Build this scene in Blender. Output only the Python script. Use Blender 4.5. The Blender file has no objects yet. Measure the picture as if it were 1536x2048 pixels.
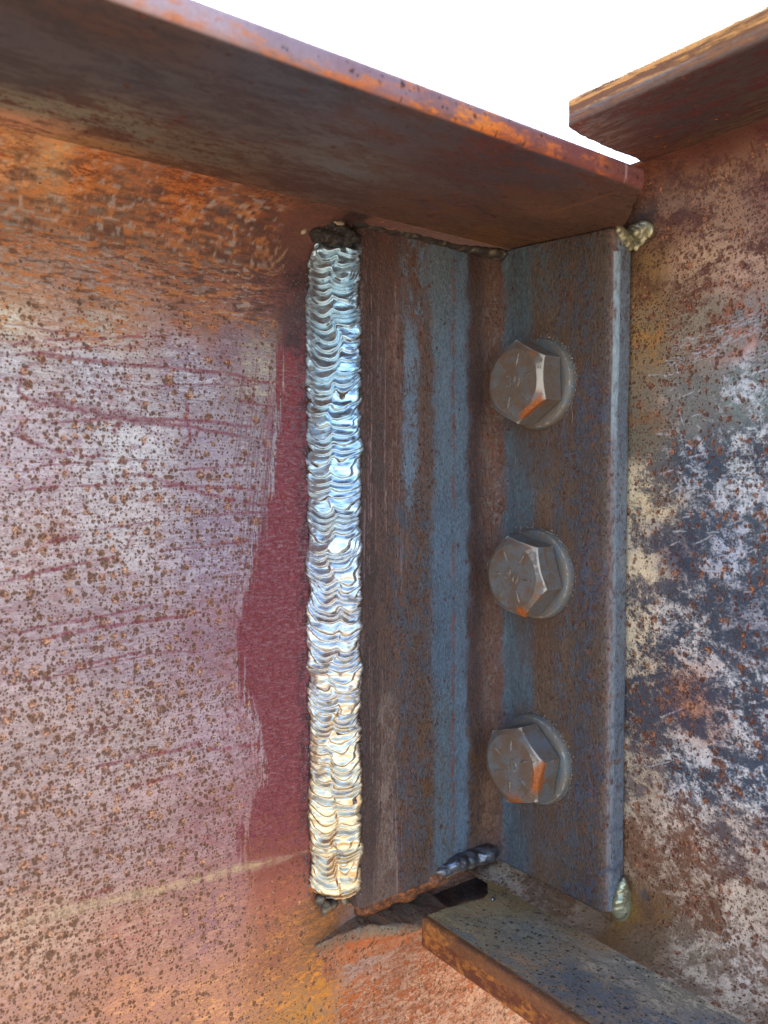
import bpy, bmesh, math, random
import numpy as np
from mathutils import Vector, Matrix

# ------------------------------------------------------------------ scene, camera, light
S = bpy.context.scene
C = S.collection
rng = np.random.default_rng(7)
random.seed(7)

FPX = 1625.0                       # focal length in pixels of the 1536 wide photograph
PITCH = math.radians(2.43)
CAM = np.array([-0.2458, -0.2450, 0.0])
FH = np.array([0.606, 0.7955, 0.0]); FH /= np.linalg.norm(FH)
RT = np.array([FH[1], -FH[0], 0.0])
ZU = np.array([0.0, 0.0, 1.0])
FW = FH*math.cos(PITCH) - ZU*math.sin(PITCH)
UP = FH*math.sin(PITCH) + ZU*math.cos(PITCH)

cd = bpy.data.cameras.new('camera'); co = bpy.data.objects.new('camera', cd); C.objects.link(co)
M = Matrix.Identity(4)
for r in range(3):
    M[r][0] = RT[r]; M[r][1] = UP[r]; M[r][2] = -FW[r]; M[r][3] = CAM[r]
co.matrix_world = M
cd.sensor_fit = 'HORIZONTAL'; cd.sensor_width = 36.0; cd.lens = 36.0*FPX/1536.0
cd.clip_start = 0.005; cd.clip_end = 2000.0
cd.dof.use_dof = True; cd.dof.focus_distance = 0.295; cd.dof.aperture_fstop = 20.0
S.camera = co
S.render.resolution_x = 768; S.render.resolution_y = 1024

SUN_EL, SUN_AZ = math.radians(52), math.radians(30)      # azimuth clockwise from +Y
w = bpy.data.worlds.new('World'); S.world = w; w.use_nodes = True
nt = w.node_tree; nt.nodes.clear()
sky = nt.nodes.new('ShaderNodeTexSky'); sky.sky_type = 'NISHITA'; sky.sun_disc = False
sky.sun_elevation = SUN_EL; sky.sun_rotation = SUN_AZ
sky.air_density = 1.0; sky.dust_density = 1.6; sky.ozone_density = 1.0
bg = nt.nodes.new('ShaderNodeBackground'); bg.inputs['Strength'].default_value = 0.15
wo = nt.nodes.new('ShaderNodeOutputWorld')
nt.links.new(sky.outputs[0], bg.inputs[0]); nt.links.new(bg.outputs[0], wo.inputs[0])

sl = bpy.data.lights.new('sun', 'SUN'); sl.energy = 4.0; sl.angle = math.radians(0.5); sl.color = (1.0, 0.94, 0.84)
so = bpy.data.objects.new('sun', sl); C.objects.link(so)
sd = Vector((math.sin(SUN_AZ)*math.cos(SUN_EL), math.cos(SUN_AZ)*math.cos(SUN_EL), math.sin(SUN_EL)))
so.rotation_euler = sd.to_track_quat('Z', 'Y').to_euler(); so.location = sd*5

S.view_settings.view_transform = 'Standard'; S.view_settings.look = 'None'
S.view_settings.gamma = 1.0; S.view_settings.use_curve_mapping = False
S.view_settings.exposure = 2.2

# ------------------------------------------------------------------ helpers: numbers
def lin(c):
    c = np.asarray(c, float)/255.0
    return np.where(c <= 0.04045, c/12.92, ((c+0.055)/1.055)**2.4)

def ray(px, py):
    return FW + (px-768.0)/FPX*RT - (py-1024.0)/FPX*UP

def onp(px, py, axis, val):
    """point of the plane world[axis]=val seen at a place of the photograph"""
    d = ray(px, py); t = (val-CAM[axis])/d[axis]
    return CAM + d*t

def hsh(ix, iy, s):
    n = (ix.astype(np.int64)*374761393 + iy.astype(np.int64)*668265263 + s*982451653) & 0x7fffffff
    n = (n ^ (n >> 13))*1274126177 & 0x7fffffff
    n = n ^ (n >> 16)
    return (n & 0xffff)/65535.0

def vn(x, y, s=0):
    ix = np.floor(x); iy = np.floor(y); fx = x-ix; fy = y-iy
    fx = fx*fx*(3-2*fx); fy = fy*fy*(3-2*fy)
    a = hsh(ix, iy, s); b = hsh(ix+1, iy, s); c = hsh(ix, iy+1, s); d = hsh(ix+1, iy+1, s)
    return (a*(1-fx)+b*fx)*(1-fy) + (c*(1-fx)+d*fx)*fy

def fbm(x, y, s=0, o=4):
    t = 0; a = 0.5; n = 0
    for k in range(o):
        t = t + a*vn(x*2**k, y*2**k, s+k*17); n += a; a *= 0.5
    return t/n

def sstep(x, a, b):
    t = np.clip((x-a)/(b-a), 0, 1); return t*t*(3-2*t)

def shepard(P, pts, vals, aniso=(1, 1), p=1.7, eps=0.003):
    """smooth map of values given at a few places over a surface"""
    P = P*np.array(aniso); Q = np.array(pts)*np.array(aniso)
    d2 = ((P[:, None, :]-Q[None, :, :])**2).sum(2) + eps**2
    W = d2**(-p); W /= W.sum(1, keepdims=True)
    return W @ np.array(vals, float)

def seg_dist(P, a, b):
    a = np.asarray(a); b = np.asarray(b); ab = b-a
    t = np.clip(((P-a)@ab)/(ab@ab+1e-12), 0, 1)
    return np.linalg.norm(P-(a+t[:, None]*ab), axis=1), t

# ------------------------------------------------------------------ helpers: shader expressions
class E:
    def __init__(s, g, sock): s.g = g; s.s = sock
    def _b(s, o, op, sw=False):
        n = s.g.nodes.new('ShaderNodeMath'); n.operation = op
        a, b = (o, s) if sw else (s, o)
        for k, v in enumerate((a, b)):
            if isinstance(v, E): s.g.links.new(v.s, n.inputs[k])
            else: n.inputs[k].default_value = v
        return E(s.g, n.outputs[0])
    def __add__(s, o): return s._b(o, 'ADD')
    __radd__ = __add__
    def __sub__(s, o): return s._b(o, 'SUBTRACT')
    def __rsub__(s, o): return s._b(o, 'SUBTRACT', True)
    def __mul__(s, o): return s._b(o, 'MULTIPLY')
    __rmul__ = __mul__
    def pw(s, o): return s._b(o, 'POWER')
    def mx(s, o): return s._b(o, 'MAXIMUM')
    def mn(s, o): return s._b(o, 'MINIMUM')
    def ab(s): return s._b(0.0, 'ABSOLUTE')
    def ss(s, a, b, c=0.0, d=1.0):
        n = s.g.nodes.new('ShaderNodeMapRange'); n.interpolation_type = 'SMOOTHSTEP'
        s.g.links.new(s.s, n.inputs[0])
        for k, v in enumerate((a, b, c, d)):
            if isinstance(v, E): s.g.links.new(v.s, n.inputs[k+1])
            else: n.inputs[k+1].default_value = v
        return E(s.g, n.outputs[0])

class Mat:
    def __init__(s, name):
        s.m = bpy.data.materials.new(name); s.m.use_nodes = True; s.g = s.m.node_tree; s.g.nodes.clear()
        s.out = s.g.nodes.new('ShaderNodeOutputMaterial'); s.b = s.g.nodes.new('ShaderNodeBsdfPrincipled')
        s.g.links.new(s.b.outputs[0], s.out.inputs[0])
        tc = s.g.nodes.new('ShaderNodeTexCoord'); oi = s.g.nodes.new('ShaderNodeObjectInfo')
        ml = s.g.nodes.new('ShaderNodeVectorMath'); ml.operation = 'SCALE'; ml.inputs[3].default_value = 1000.0
        s.g.links.new(tc.outputs['Object'], ml.inputs[0])
        mm = s.g.nodes.new('ShaderNodeMath'); mm.operation = 'MULTIPLY'; mm.inputs[1].default_value = 300.0
        s.g.links.new(oi.outputs['Random'], mm.inputs[0])
        ad = s.g.nodes.new('ShaderNodeVectorMath'); ad.operation = 'ADD'
        s.g.links.new(ml.outputs[0], ad.inputs[0]); s.g.links.new(mm.outputs[0], ad.inputs[1])
        s.co = ad.outputs[0]                      # millimetres
    def st(s, sx, sy, sz, rot=(0, 0, 0)):
        n = s.g.nodes.new('ShaderNodeMapping'); n.inputs['Scale'].default_value = (sx, sy, sz)
        n.inputs['Rotation'].default_value = rot
        s.g.links.new(s.co, n.inputs[0]); return n.outputs[0]
    def noise(s, scale, detail=4, rough=0.55, dist=0.0, co=None, seed=None):
        n = s.g.nodes.new('ShaderNodeTexNoise'); n.noise_dimensions = '3D'
        n.inputs['Scale'].default_value = scale; n.inputs['Detail'].default_value = detail
        n.inputs['Roughness'].default_value = rough; n.inputs['Distortion'].default_value = dist
        c = co or s.co
        if seed:
            a = s.g.nodes.new('ShaderNodeVectorMath'); a.operation = 'ADD'; a.inputs[1].default_value = (seed*13.7, seed*7.1, seed*3.3)
            s.g.links.new(c, a.inputs[0]); c = a.outputs[0]
        s.g.links.new(c, n.inputs['Vector']); return E(s.g, n.outputs['Fac'])
    def vor(s, scale, co=None, feature='F1', warp=0.0, plane=None):
        c = co or s.co
        if plane:
            sp_ = s.g.nodes.new('ShaderNodeSeparateXYZ'); s.g.links.new(c, sp_.inputs[0]); cb = s.g.nodes.new('ShaderNodeCombineXYZ')
            X, Y, Z = (E(s.g, sp_.outputs[q]) for q in range(3))
            a, b = {'xz': (X, Z-Y), 'yz': (Y, Z+X), 'xy': (X, Y+Z), 'uz': (X-Y, Z)}[plane]
            s.g.links.new(a.s, cb.inputs[0]); s.g.links.new(b.s, cb.inputs[1]); c = cb.outputs[0]
        if warp:
            nn = s.g.nodes.new('ShaderNodeTexNoise'); nn.inputs['Scale'].default_value = scale*1.6; nn.inputs['Detail'].default_value = 2
            s.g.links.new(c, nn.inputs['Vector'])
            v = s.g.nodes.new('ShaderNodeVectorMath'); v.operation = 'MULTIPLY_ADD'
            s.g.links.new(nn.outputs['Color'], v.inputs[0]); v.inputs[1].default_value = (warp/scale,)*3
            s.g.links.new(c, v.inputs[2]); c = v.outputs[0]
        n = s.g.nodes.new('ShaderNodeTexVoronoi'); n.feature = feature; n.voronoi_dimensions = '2D' if plane else '3D'; n.inputs['Scale'].default_value = scale
        s.g.links.new(c, n.inputs['Vector'])
        sp = s.g.nodes.new('ShaderNodeSeparateColor'); s.g.links.new(n.outputs['Color'], sp.inputs[0])
        return E(s.g, n.outputs['Distance']), E(s.g, sp.outputs[0]), E(s.g, sp.outputs[1])
    def attr(s, name, what='Fac'):
        n = s.g.nodes.new('ShaderNodeAttribute'); n.attribute_name = name; return E(s.g, n.outputs[what])
    def mix(s, f, a, b, mode='MIX'):
        n = s.g.nodes.new('ShaderNodeMix'); n.data_type = 'RGBA'; n.blend_type = mode
        for k, v in ((0, f), (6, a), (7, b)):
            if isinstance(v, E): s.g.links.new(v.s, n.inputs[k])
            elif k == 0: n.inputs[0].default_value = v
            else: n.inputs[k].default_value = (*lin(v), 1)
        return E(s.g, n.outputs[2])
    def gain(s, col, f):
        n = s.g.nodes.new('ShaderNodeVectorMath'); n.operation = 'SCALE'
        s.g.links.new(col.s, n.inputs[0]); s.g.links.new(f.s, n.inputs[3]); return E(s.g, n.outputs[0])
    def set(s, key, v):
        if isinstance(v, E): s.g.links.new(v.s, s.b.inputs[key])
        else: s.b.inputs[key].default_value = v
    def bump(s, h, dist, strength=1.0):
        n = s.g.nodes.new('ShaderNodeBump'); n.inputs['Strength'].default_value = strength
        n.inputs['Distance'].default_value = dist
        s.g.links.new(h.s, n.inputs['Height']); s.g.links.new(n.outputs[0], s.b.inputs['Normal'])

def rust_mat(name, patch=0.16, stretch=(1, 1, 1), rot=(0, 0, 0), dot_scale=0.24, dot_col=(110, 68, 40), halo=(185, 110, 60),
             rough=(0.45, 0.8), bump=0.00035, spec=0.4, grain=(1, 1, 1), metal=0.0, sharp=0.06, gvar=0.5, plane='xz', warp=0.8, clump=(0.35, 1.15)):
    """weathered steel: base and second colour from the surface map, broken by noise, then pits, marks and grain"""
    m = Mat(name)
    co = m.st(*stretch, rot)
    base = m.attr('base', 'Color'); alt = m.attr('alt', 'Color'); f = m.attr('mixf'); dn = m.attr('dots')
    n1 = m.noise(patch, 9, 0.66, 0.6, co)
    n2 = m.noise(patch*4.5, 5, 0.6, 0.3, co, seed=3)
    n3_ = m.noise(1.25, 4, 0.7, 0.2, co, seed=17)
    nn = n1*0.50 + n2*0.29 + n3_*0.21
    th = 0.66 - f*0.32
    k = nn.ss(th-sharp, th+sharp)
    c = m.mix(k, base, alt)
    # soft tonal clouds, fine grain
    g1 = m.noise(0.05, 4, 0.6, 0.4, co, seed=5)
    g2 = m.noise(2.2, 4, 0.75, 0.0, m.st(*grain), seed=7)
    g3 = m.noise(0.7, 5, 0.7, 0.5, seed=9)
    gv = 1.0 + (g1-0.5)*0.7 + (g2-0.5)*gvar*2.0 + (g3-0.5)*gvar*1.5
    c = m.gain(c, gv)
    # pits: three sizes
    hp = None
    cl = m.noise(0.09, 3, 0.6, 0.3, seed=31).ss(0.34, 0.62, *clump)
    for sc, kk, sd in ((dot_scale, 1.0, 0), (dot_scale*1.9, 0.8, 1), (dot_scale*3.7, 0.9, 2)):
        d, r1, r2 = m.vor(sc, m.st(1+0.05*sd, 1.1, 0.93), warp=warp, plane=plane)
        rad = r1*r1*0.26 + 0.17
        on = (dn*cl*kk - r2).ss(-0.02, 0.04)
        spot = (rad-d).ss(-0.05, 0.09)*on
        hal = (rad*1.8-d).ss(-0.05, 0.35)*on
        c = m.mix(hal*0.30, c, halo)
        dc = m.mix(m.noise(0.5, 3, 0.6, 0, seed=11+sd).ss(0.40, 0.62), dot_col, [min(255, x*1.35) for x in halo] if sd == 0 else dot_col)
        dc = m.mix(m.noise(1.6, 3, 0.6, 0, seed=21+sd).ss(0.35, 0.7), dc, [x*0.62 for x in dot_col])
        c = m.mix(spot*0.80, c, dc)
        hp = spot if hp is None else hp.mx(spot)
    # marks laid on the surface map (paint, scratches, chalk)
    ma = m.attr('mark', 'Alpha'); mc = m.attr('mark', 'Color')
    br = m.noise(1.1, 4, 0.7, 0, m.st(*grain), seed=13).ss(0.30, 0.58, 0.62, 1.0)
    c = m.mix((ma*br).mn(1.0), c, mc)
    m.set('Base Color', c)
    r = k*(rough[1]-rough[0]) + rough[0] + (g3-0.5)*0.3 + hp*0.15
    m.set('Roughness', r.mx(0.18)); m.set('Specular IOR Level', spec); m.set('Metallic', metal)
    h = k*0.35 + g3*0.9 + g2*0.45 + n2*0.5 - hp*0.8 + ma*0.2
    m.bump(h, bump)
    return m.m

# ------------------------------------------------------------------ helpers: meshes
def thing(name, label, cat, loc=(0, 0, 0), group=None):
    o = bpy.data.objects.new(name, None); C.objects.link(o); o.location = loc; o.empty_display_size = 0.02
    o['label'] = label; o['category'] = cat
    if group: o['group'] = group
    return o

def tag(o, label, cat, group=None):
    o['label'] = label; o['category'] = cat
    if group: o['group'] = group
    return o

def wloc(o):
    l = np.zeros(3)
    while o is not None: l = l+np.array(o.location); o = o.parent
    return l

def cross3(a, b): return np.array((a[1]*b[2]-a[2]*b[1], a[2]*b[0]-a[0]*b[2], a[0]*b[1]-a[1]*b[0]))
def mesh(name, V, F, mat, parent=None, smooth=True, origin=None, attrs=None, face=None, solid=False):
    """link one mesh object; V in world coordinates"""
    V = np.asarray(V, float)
    if face is not None:
        a_, b_, c_ = (V[[f[k] for f in F[::7]]] for k in range(3))
        if (np.cross(b_-a_, c_-a_)@np.array(face)).sum() < 0: F = [tuple(f)[::-1] for f in F]
    elif solid:
        vol = 0.0; c0 = V.mean(0)
        for f in F:
            if len(f) > 8: continue
            p = V[list(f)]-c0
            for k in range(1, len(f)-1): vol += p[0] @ cross3(p[k], p[k+1])
        if vol < 0: F = [tuple(f)[::-1] for f in F]
    og = np.zeros(3) if origin is None else np.array(origin, float)
    if parent is not None and origin is None: og = wloc(parent)
    me = bpy.data.meshes.new(name); me.from_pydata((V-og).tolist(), [], [tuple(map(int, f)) for f in F]); me.update()
    me.materials.append(mat)
    if attrs:
        for k, a in attrs.items():
            if a.ndim == 1:
                at = me.attributes.new(k, 'FLOAT', 'POINT'); at.data.foreach_set('value', a.astype(np.float32))
            else:
                if a.shape[1] == 3: a = np.hstack([a, np.ones((len(a), 1))])
                at = me.attributes.new(k, 'FLOAT_COLOR', 'POINT'); at.data.foreach_set('color', a.astype(np.float32).ravel())
    if smooth: me.polygons.foreach_set('use_smooth', [True]*len(me.polygons))
    o = bpy.data.objects.new(name, me); C.objects.link(o)
    if parent is not None:
        o.parent = parent; o.location = og-wloc(parent)
    else: o.location = og
    return o

def sharpen(o, ang=35):
    me = o.data; bm = bmesh.new(); bm.from_mesh(me)
    for e in bm.edges:
        if len(e.link_faces) == 2 and e.calc_face_angle(0) > math.radians(ang): e.smooth = False
    bm.to_mesh(me); bm.free()

def grid_faces(n, m, closed=False):
    """n stations of m points"""
    F = []
    for i in range(n-1):
        for j in range(m if closed else m-1):
            k = (j+1) % m
            F.append((i*m+j, i*m+k, (i+1)*m+k, (i+1)*m+j))
    return F

def dens(a, b, step, lo, hi, coarse=0.03):
    """stations from a to b: fine between lo and hi"""
    out = list(np.arange(lo, hi+1e-9, step))
    x = lo
    k = coarse*0.2
    while x-k > a: x -= k; out.insert(0, x); k = min(k*1.6, 0.3)
    out.insert(0, a)
    x = hi; k = coarse*0.2
    while x+k < b: x += k; out.append(x); k = min(k*1.6, 0.3)
    if b > hi: out.append(b)
    return np.array(out)

def fan(V, F, idx, c, flip=False):
    """close a cut end with a fan to a middle point"""
    V = np.vstack([V, np.array(c, float)[None]]); k = len(V)-1; n = len(idx)
    F = F + [((idx[(q+1) % n], idx[q], k) if flip else (idx[q], idx[(q+1) % n], k)) for q in range(n)]
    return V, F

def arc(cx, cy, r, a0, a1, n):
    t = np.radians(np.linspace(a0, a1, n)); return [(cx+r*math.cos(x), cy+r*math.sin(x)) for x in t]

def fill(pts, step, close=True):
    """subdivide a polyline so that fine stretches stay as they are and long ones get steps"""
    out = []
    n = len(pts)
    for i in range(n if close else n-1):
        a = np.array(pts[i][:2]); b = np.array(pts[(i+1) % n][:2]); L = np.linalg.norm(b-a)
        st = pts[i][2] if len(pts[i]) > 2 else step
        k = max(1, int(round(L/st)))
        for q in range(k): out.append(a+(b-a)*q/k)
    if not close: out.append(np.array(pts[-1][:2]))
    return np.array(out)

Z3 = (0, 0, 0)
def zone(P2, table, aniso=(1, 1), warp=0.004, wf=90.0, seed=1, eps=0.003, p=1.7):
    """surface maps from a table of (place, base, second colour, share, pits)"""
    x = P2[:, 0]; y = P2[:, 1]
    Q = P2+np.stack([fbm(x*wf, y*wf, seed, 5)-0.5, fbm(x*wf, y*wf, seed+50, 5)-0.5], 1)*2*warp
    pts = [t[0] for t in table]
    vals = [np.concatenate([lin(t[1]), lin(t[2]), [t[3], t[4]]]) for t in table]
    r = shepard(Q, pts, vals, aniso, p=p, eps=eps)
    return {'base': r[:, 0:3], 'alt': r[:, 3:6], 'mixf': r[:, 6], 'dots': r[:, 7], 'mark': np.zeros((len(P2), 4))}

def paint(A, colour, alpha):
    """lay a mark over the marks already there"""
    al = np.clip(alpha, 0, 1)[:, None]; M = A['mark']
    na = al+M[:, 3:4]*(1-al)
    M[:, :3] = np.where(na > 1e-6, (lin(colour)*al+M[:, :3]*M[:, 3:4]*(1-al))/np.maximum(na, 1e-6), M[:, :3])
    M[:, 3] = na[:, 0]

def uniform(n, base, alt=None, mixf=0.5, dots=0.0):
    o = np.ones(n)
    return {'base': np.outer(o, lin(base)), 'alt': np.outer(o, lin(alt or base)), 'mixf': o*mixf, 'dots': o*dots, 'mark': np.zeros((n, 4))}

# ------------------------------------------------------------------ dimensions (metres; origin: corner of the angle at eye height)
T = 0.0125            # thickness of the angle
WA = T                # face of the left beam's web: plane Y = WA
WB = T                # face of the right beam's web: plane X = WB
ZA = 0.0905           # underside of the left beam's flange
TFA = 0.0068
RISE = 0.0032          # the flange has sagged: its underside stands this much higher at the web
TIPA = -0.0885        # outer edge of that flange
ZB = 0.1100; ZBB = -0.1720; TIPB = -0.0434    # right beam: underside of top flange, top of bottom flange, outer edge
ANG_TOP, ANG_BOT = 0.0903, -0.1633

m_webA = rust_mat('rusty_primed_steel', patch=0.42, stretch=(0.5, 1, 1.4), rot=(0, math.radians(-8), 0), dot_scale=0.275, dot_col=(112, 74, 50), halo=(188, 136, 104), grain=(0.35, 1, 1), rough=(0.5, 0.8), gvar=0.55, sharp=0.045, bump=0.0003, warp=0.5, clump=(0.75, 1.1))
m_flA = rust_mat('dark_scaled_steel', patch=0.10, stretch=(0.4, 1, 1), dot_scale=0.3, dot_col=(70, 40, 34), halo=(110, 60, 42), gvar=0.35, bump=0.0002, plane='xy')
m_edge = rust_mat('rusty_flange_edge', patch=0.35, stretch=(0.3, 1, 1.3), dot_scale=0.4, dot_col=(110, 60, 40), halo=(190, 100, 50), gvar=0.6)
m_ang = rust_mat('mill_scale_steel', patch=0.30, sharp=0.045, stretch=(1, 1, 0.5), dot_scale=0.45, dot_col=(84, 52, 44), halo=(110, 66, 48), grain=(1, 1, 0.3), gvar=1.0, rough=(0.32, 0.70), spec=0.6, bump=0.0004, plane='uz')
m_webB = rust_mat('mottled_mill_scale', patch=0.085, sharp=0.055, stretch=(1, 0.9, 1.15), rot=(math.radians(20), 0, 0), dot_scale=0.30, dot_col=(102, 56, 36), halo=(168, 112, 78), gvar=0.6, rough=(0.4, 0.65), bump=0.0004, spec=0.5, plane='yz')
m_flB = rust_mat('dusty_flange_steel', patch=0.13, stretch=(1.3, 0.6, 1), dot_scale=0.5, dot_col=(50, 42, 40), halo=(120, 90, 60), gvar=0.6, plane='xy')
m_edgB = rust_mat('streaked_flange_edge', patch=0.30, stretch=(1, 0.16, 2.2), dot_scale=0.5, dot_col=(80, 48, 36), halo=(170, 100, 45), gvar=0.6, sharp=0.03, plane='xy')

# ------------------------------------------------------------------ ground (out of frame, lights the steel from below)
gm = Mat('dry_earth')
gc = gm.mix(gm.noise(0.004, 6, 0.6).ss(0.35, 0.65), (148, 134, 114), (118, 104, 86))
gm.set('Base Color', gc); gm.set('Roughness', 0.95)
g = 300.0
go = mesh('ground', [(-g, -g, -1.1), (g, -g, -1.1), (g, g, -1.1), (-g, g, -1.1)], [(0, 1, 2, 3)], gm.m, smooth=False)
go['kind'] = 'structure'

# ------------------------------------------------------------------ LEFT BEAM
beamA = thing('steel_beam', 'rusty steel beam with pinkish red primer and rust spots, running off to the left', 'steel beam', (-0.8, 0.02, -0.30))

# web: cross-section in (Y,Z), stations along X
R = RA = 0.020
prof = [(WA, -0.2300, 0.0016), (WA, -0.215, 0.00045)]
prof += [(WA, ZA+RISE-R, 0.001)] + arc(WA-R, ZA+RISE-R, R, 4, 86, 26)[:] + [(WA-R, ZA+RISE-0.0001)]
prof += [(WA-R, ZA+RISE+0.0005, 0.03), (WA+0.010, ZA+RISE+0.0005, 0.05), (WA+0.010, -0.60, 0.1), (WA, -0.60, 0.04)]
pp = fill(prof, 0.001)
xs = dens(-1.6, -0.003, 0.00042, -0.205, -0.003)
xs = np.concatenate([xs[xs < -0.0851], np.arange(-0.0851, 0.012, 0.0008), [0.020, 0.03, 0.05, 0.08]])
V = np.array([(min(x, 0.0115) if p[1] > ZBB-0.0128 else x, p[0], p[1]) for x in xs for p in pp]); n, m_ = len(xs), len(pp)
F = grid_faces(n, m_, True) + [tuple(range(m_))[::-1], tuple((n-1)*m_+j for j in range(m_))]

def wa(px, py): q = onp(px, py, 1, WA); return (q[0], q[2])
tb = [
 ((0, 300), (228, 170, 118), (173, 94, 46), .45, 0.04), ((0, 250), (187, 156, 115), (132, 67, 38), .5, 0.09), ((150, 350), (220, 136, 72), (140, 73, 39), .5, 0.03),
 ((350, 390), (195, 112, 57), (127, 69, 41), .5, 0.00), ((480, 405), (154, 87, 50), (110, 64, 44), .5, 0.00), ((80, 320), (235, 168, 107), (215, 192, 154), .5, 0.04), ((140, 300), (165, 87, 46), (215, 134, 68), .5, 0.06), ((560, 410), (129, 76, 52), (88, 53, 46), .5, 0.00),
 ((0, 430), (176, 109, 72), (156, 141, 129), .5, 0.03), ((220, 440), (154, 98, 68), (134, 120, 110), .45, 0.01), ((430, 450), (143, 87, 63), (125, 107, 99), .45, 0.01),
 ((0, 540), (215, 134, 72), (184, 168, 158), .55, 0.03), ((200, 560), (193, 116, 68), (173, 159, 154), .5, 0.04), ((400, 570), (173, 98, 57), (154, 134, 127), .5, 0.04),
 ((560, 470), (101, 60, 52), (121, 85, 68), .4, 0.00), ((545, 590), (132, 82, 72), (99, 71, 72), .5, 0.03), ((600, 560), (92, 56, 55), (66, 47, 50), .4, 0.03),
 ((0, 640), (223, 214, 196), (217, 150, 92), .45, 0.35), ((200, 650), (204, 189, 176), (213, 138, 79), .45, 0.35), ((400, 640), (160, 123, 114), (206, 125, 70), .4, 0.21),
 ((598, 640), (77, 56, 59), (101, 78, 81), .5, 0.07),
 ((0, 740), (221, 214, 216), (193, 168, 176), .4, 0.45), ((200, 740), (212, 207, 214), (182, 156, 167), .4, 0.50), ((380, 740), (204, 199, 208), (165, 147, 165), .5, 0.50), ((450, 690), (147, 116, 123), (167, 147, 158), .5, 0.30), ((520, 740), (193, 183, 165), (165, 147, 154), .5, 0.25),
 ((60, 900), (216, 199, 202), (193, 156, 165), .4, 0.50), ((250, 900), (221, 216, 216), (184, 163, 173), .4, 0.55), ((430, 900), (181, 167, 182), (189, 174, 182), .5, 0.50), ((520, 880), (184, 174, 178), (160, 138, 149), .5, 0.30),
 ((60, 1080), (214, 195, 190), (200, 159, 156), .45, 0.55), ((250, 1050), (212, 199, 196), (189, 161, 165), .4, 0.55), ((430, 1080), (186, 173, 185), (160, 134, 149), .5, 0.45),
 ((60, 1280), (193, 168, 167), (184, 147, 149), .4, 0.60), ((250, 1280), (184, 163, 167), (173, 138, 143), .4, 0.60), ((420, 1280), (171, 143, 151), (162, 120, 127), .5, 0.50),
 ((60, 1480), (204, 176, 167), (193, 161, 154), .4, 0.70), ((250, 1480), (200, 176, 169), (189, 154, 151), .4, 0.65), ((430, 1450), (191, 163, 167), (176, 138, 143), .4, 0.60),
 ((60, 1680), (193, 163, 154), (182, 143, 136), .4, 0.70), ((250, 1680), (193, 161, 154), (184, 138, 134), .4, 0.65), ((430, 1640), (184, 145, 143), (173, 120, 118), .5, 0.55),
 ((60, 1880), (209, 170, 143), (195, 143, 118), .4, 0.75), ((250, 1880), (202, 154, 129), (193, 132, 114), .5, 0.55), ((430, 1850), (198, 141, 118), (165, 120, 123), .45, 0.35),
 ((60, 2030), (193, 143, 123), (209, 154, 114), .4, 0.60), ((250, 2030), (200, 138, 114), (224, 159, 114), .5, 0.40), ((430, 2010), (189, 129, 105), (226, 161, 110), .5, 0.35),
 ((560, 1780), (165, 94, 74), (195, 125, 79), .4, 0.20), ((560, 1900), (160, 98, 70), (204, 136, 79), .45, 0.20),
 ((640, 1860), (122, 82, 52), (165, 107, 57), .5, 0.10), ((640, 1960), (153, 99, 55), (224, 143, 52), .45, 0.10), ((600, 2040), (173, 129, 81), (206, 136, 68), .5, 0.30),
 ((720, 1880), (161, 137, 133), (137, 94, 79), .4, 0.10), ((800, 1900), (168, 129, 107), (150, 82, 45), .5, 0.20), ((720, 2000), (183, 144, 121), (176, 92, 40), .55, 0.40),
 ((860, 1980), (206, 158, 129), (169, 86, 38), .5, 0.50), ((960, 2030), (213, 159, 125), (183, 98, 50), .45, 0.50), ((1050, 2048), (215, 167, 134), (189, 108, 58), .4, 0.40)]
tbl = [(wa(*t[0]), *t[1:]) for t in tb]
P2 = V[:, [0, 2]]
A = zone(P2, tbl, seed=3)
x, z = P2[:, 0], P2[:, 1]
# red primer strip beside the weld: boundary line x(z)
bl = np.array([wa(a, b) for a, b in ((565, 640), (556, 720), (550, 900), (538, 1000), (512, 1100), (488, 1200), (468, 1300), (476, 1370), (500, 1440), (522, 1560), (500, 1620), (478, 1660), (482, 1720), (500, 1780))])
o_ = np.argsort(bl[:, 1]); bx = np.interp(z, bl[o_, 1], bl[o_, 0])
ztop, zbot = wa(580, 655)[1], wa(560, 1760)[1]
inz = sstep(z, zbot-0.012, zbot+0.022)*(1-sstep(z, ztop-0.010, ztop+0.004))
edge_n = (fbm(x*900, z*90, 8, 4)-0.5)*0.009 + (fbm(x*2500, z*30, 9, 3)-0.5)*0.006
pm = sstep(x-bx+edge_n*1.15, -0.0003, 0.0009)*inz
paint(A, (140, 62, 70), pm*0.98)
paint(A, (150, 80, 62), sstep(x-bx, -0.002, 0.004)*(1-sstep(z, wa(500, 1640)[1]-0.01, wa(500, 1640)[1]+0.01))*sstep(z, zbot-0.012, zbot+0.01)*sstep(fbm(x*700, z*700, 31, 4), 0.42, 0.62)*0.8)
paint(A, (70, 44, 50), sstep(x, -0.0925, -0.0865)*inz*sstep(fbm(x*500, z*300, 12, 4), 0.25, 0.65)*0.75)     # heat-dark band by the weld
paint(A, (172, 118, 122), sstep(x-bx+0.010+(fbm(x*150, z*500, 41, 4)-0.5)*0.012, -0.004, 0.010)*(1-sstep(x-bx, -0.0005, 0.0005))*(1-sstep(z, wa(400, 1180)[1]-0.012, wa(400, 1180)[1]+0.012))*sstep(z, zbot-0.012, zbot+0.01)*sstep(fbm(x*260, z*1400, 42, 4), 0.35, 0.62)*0.75)
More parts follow.
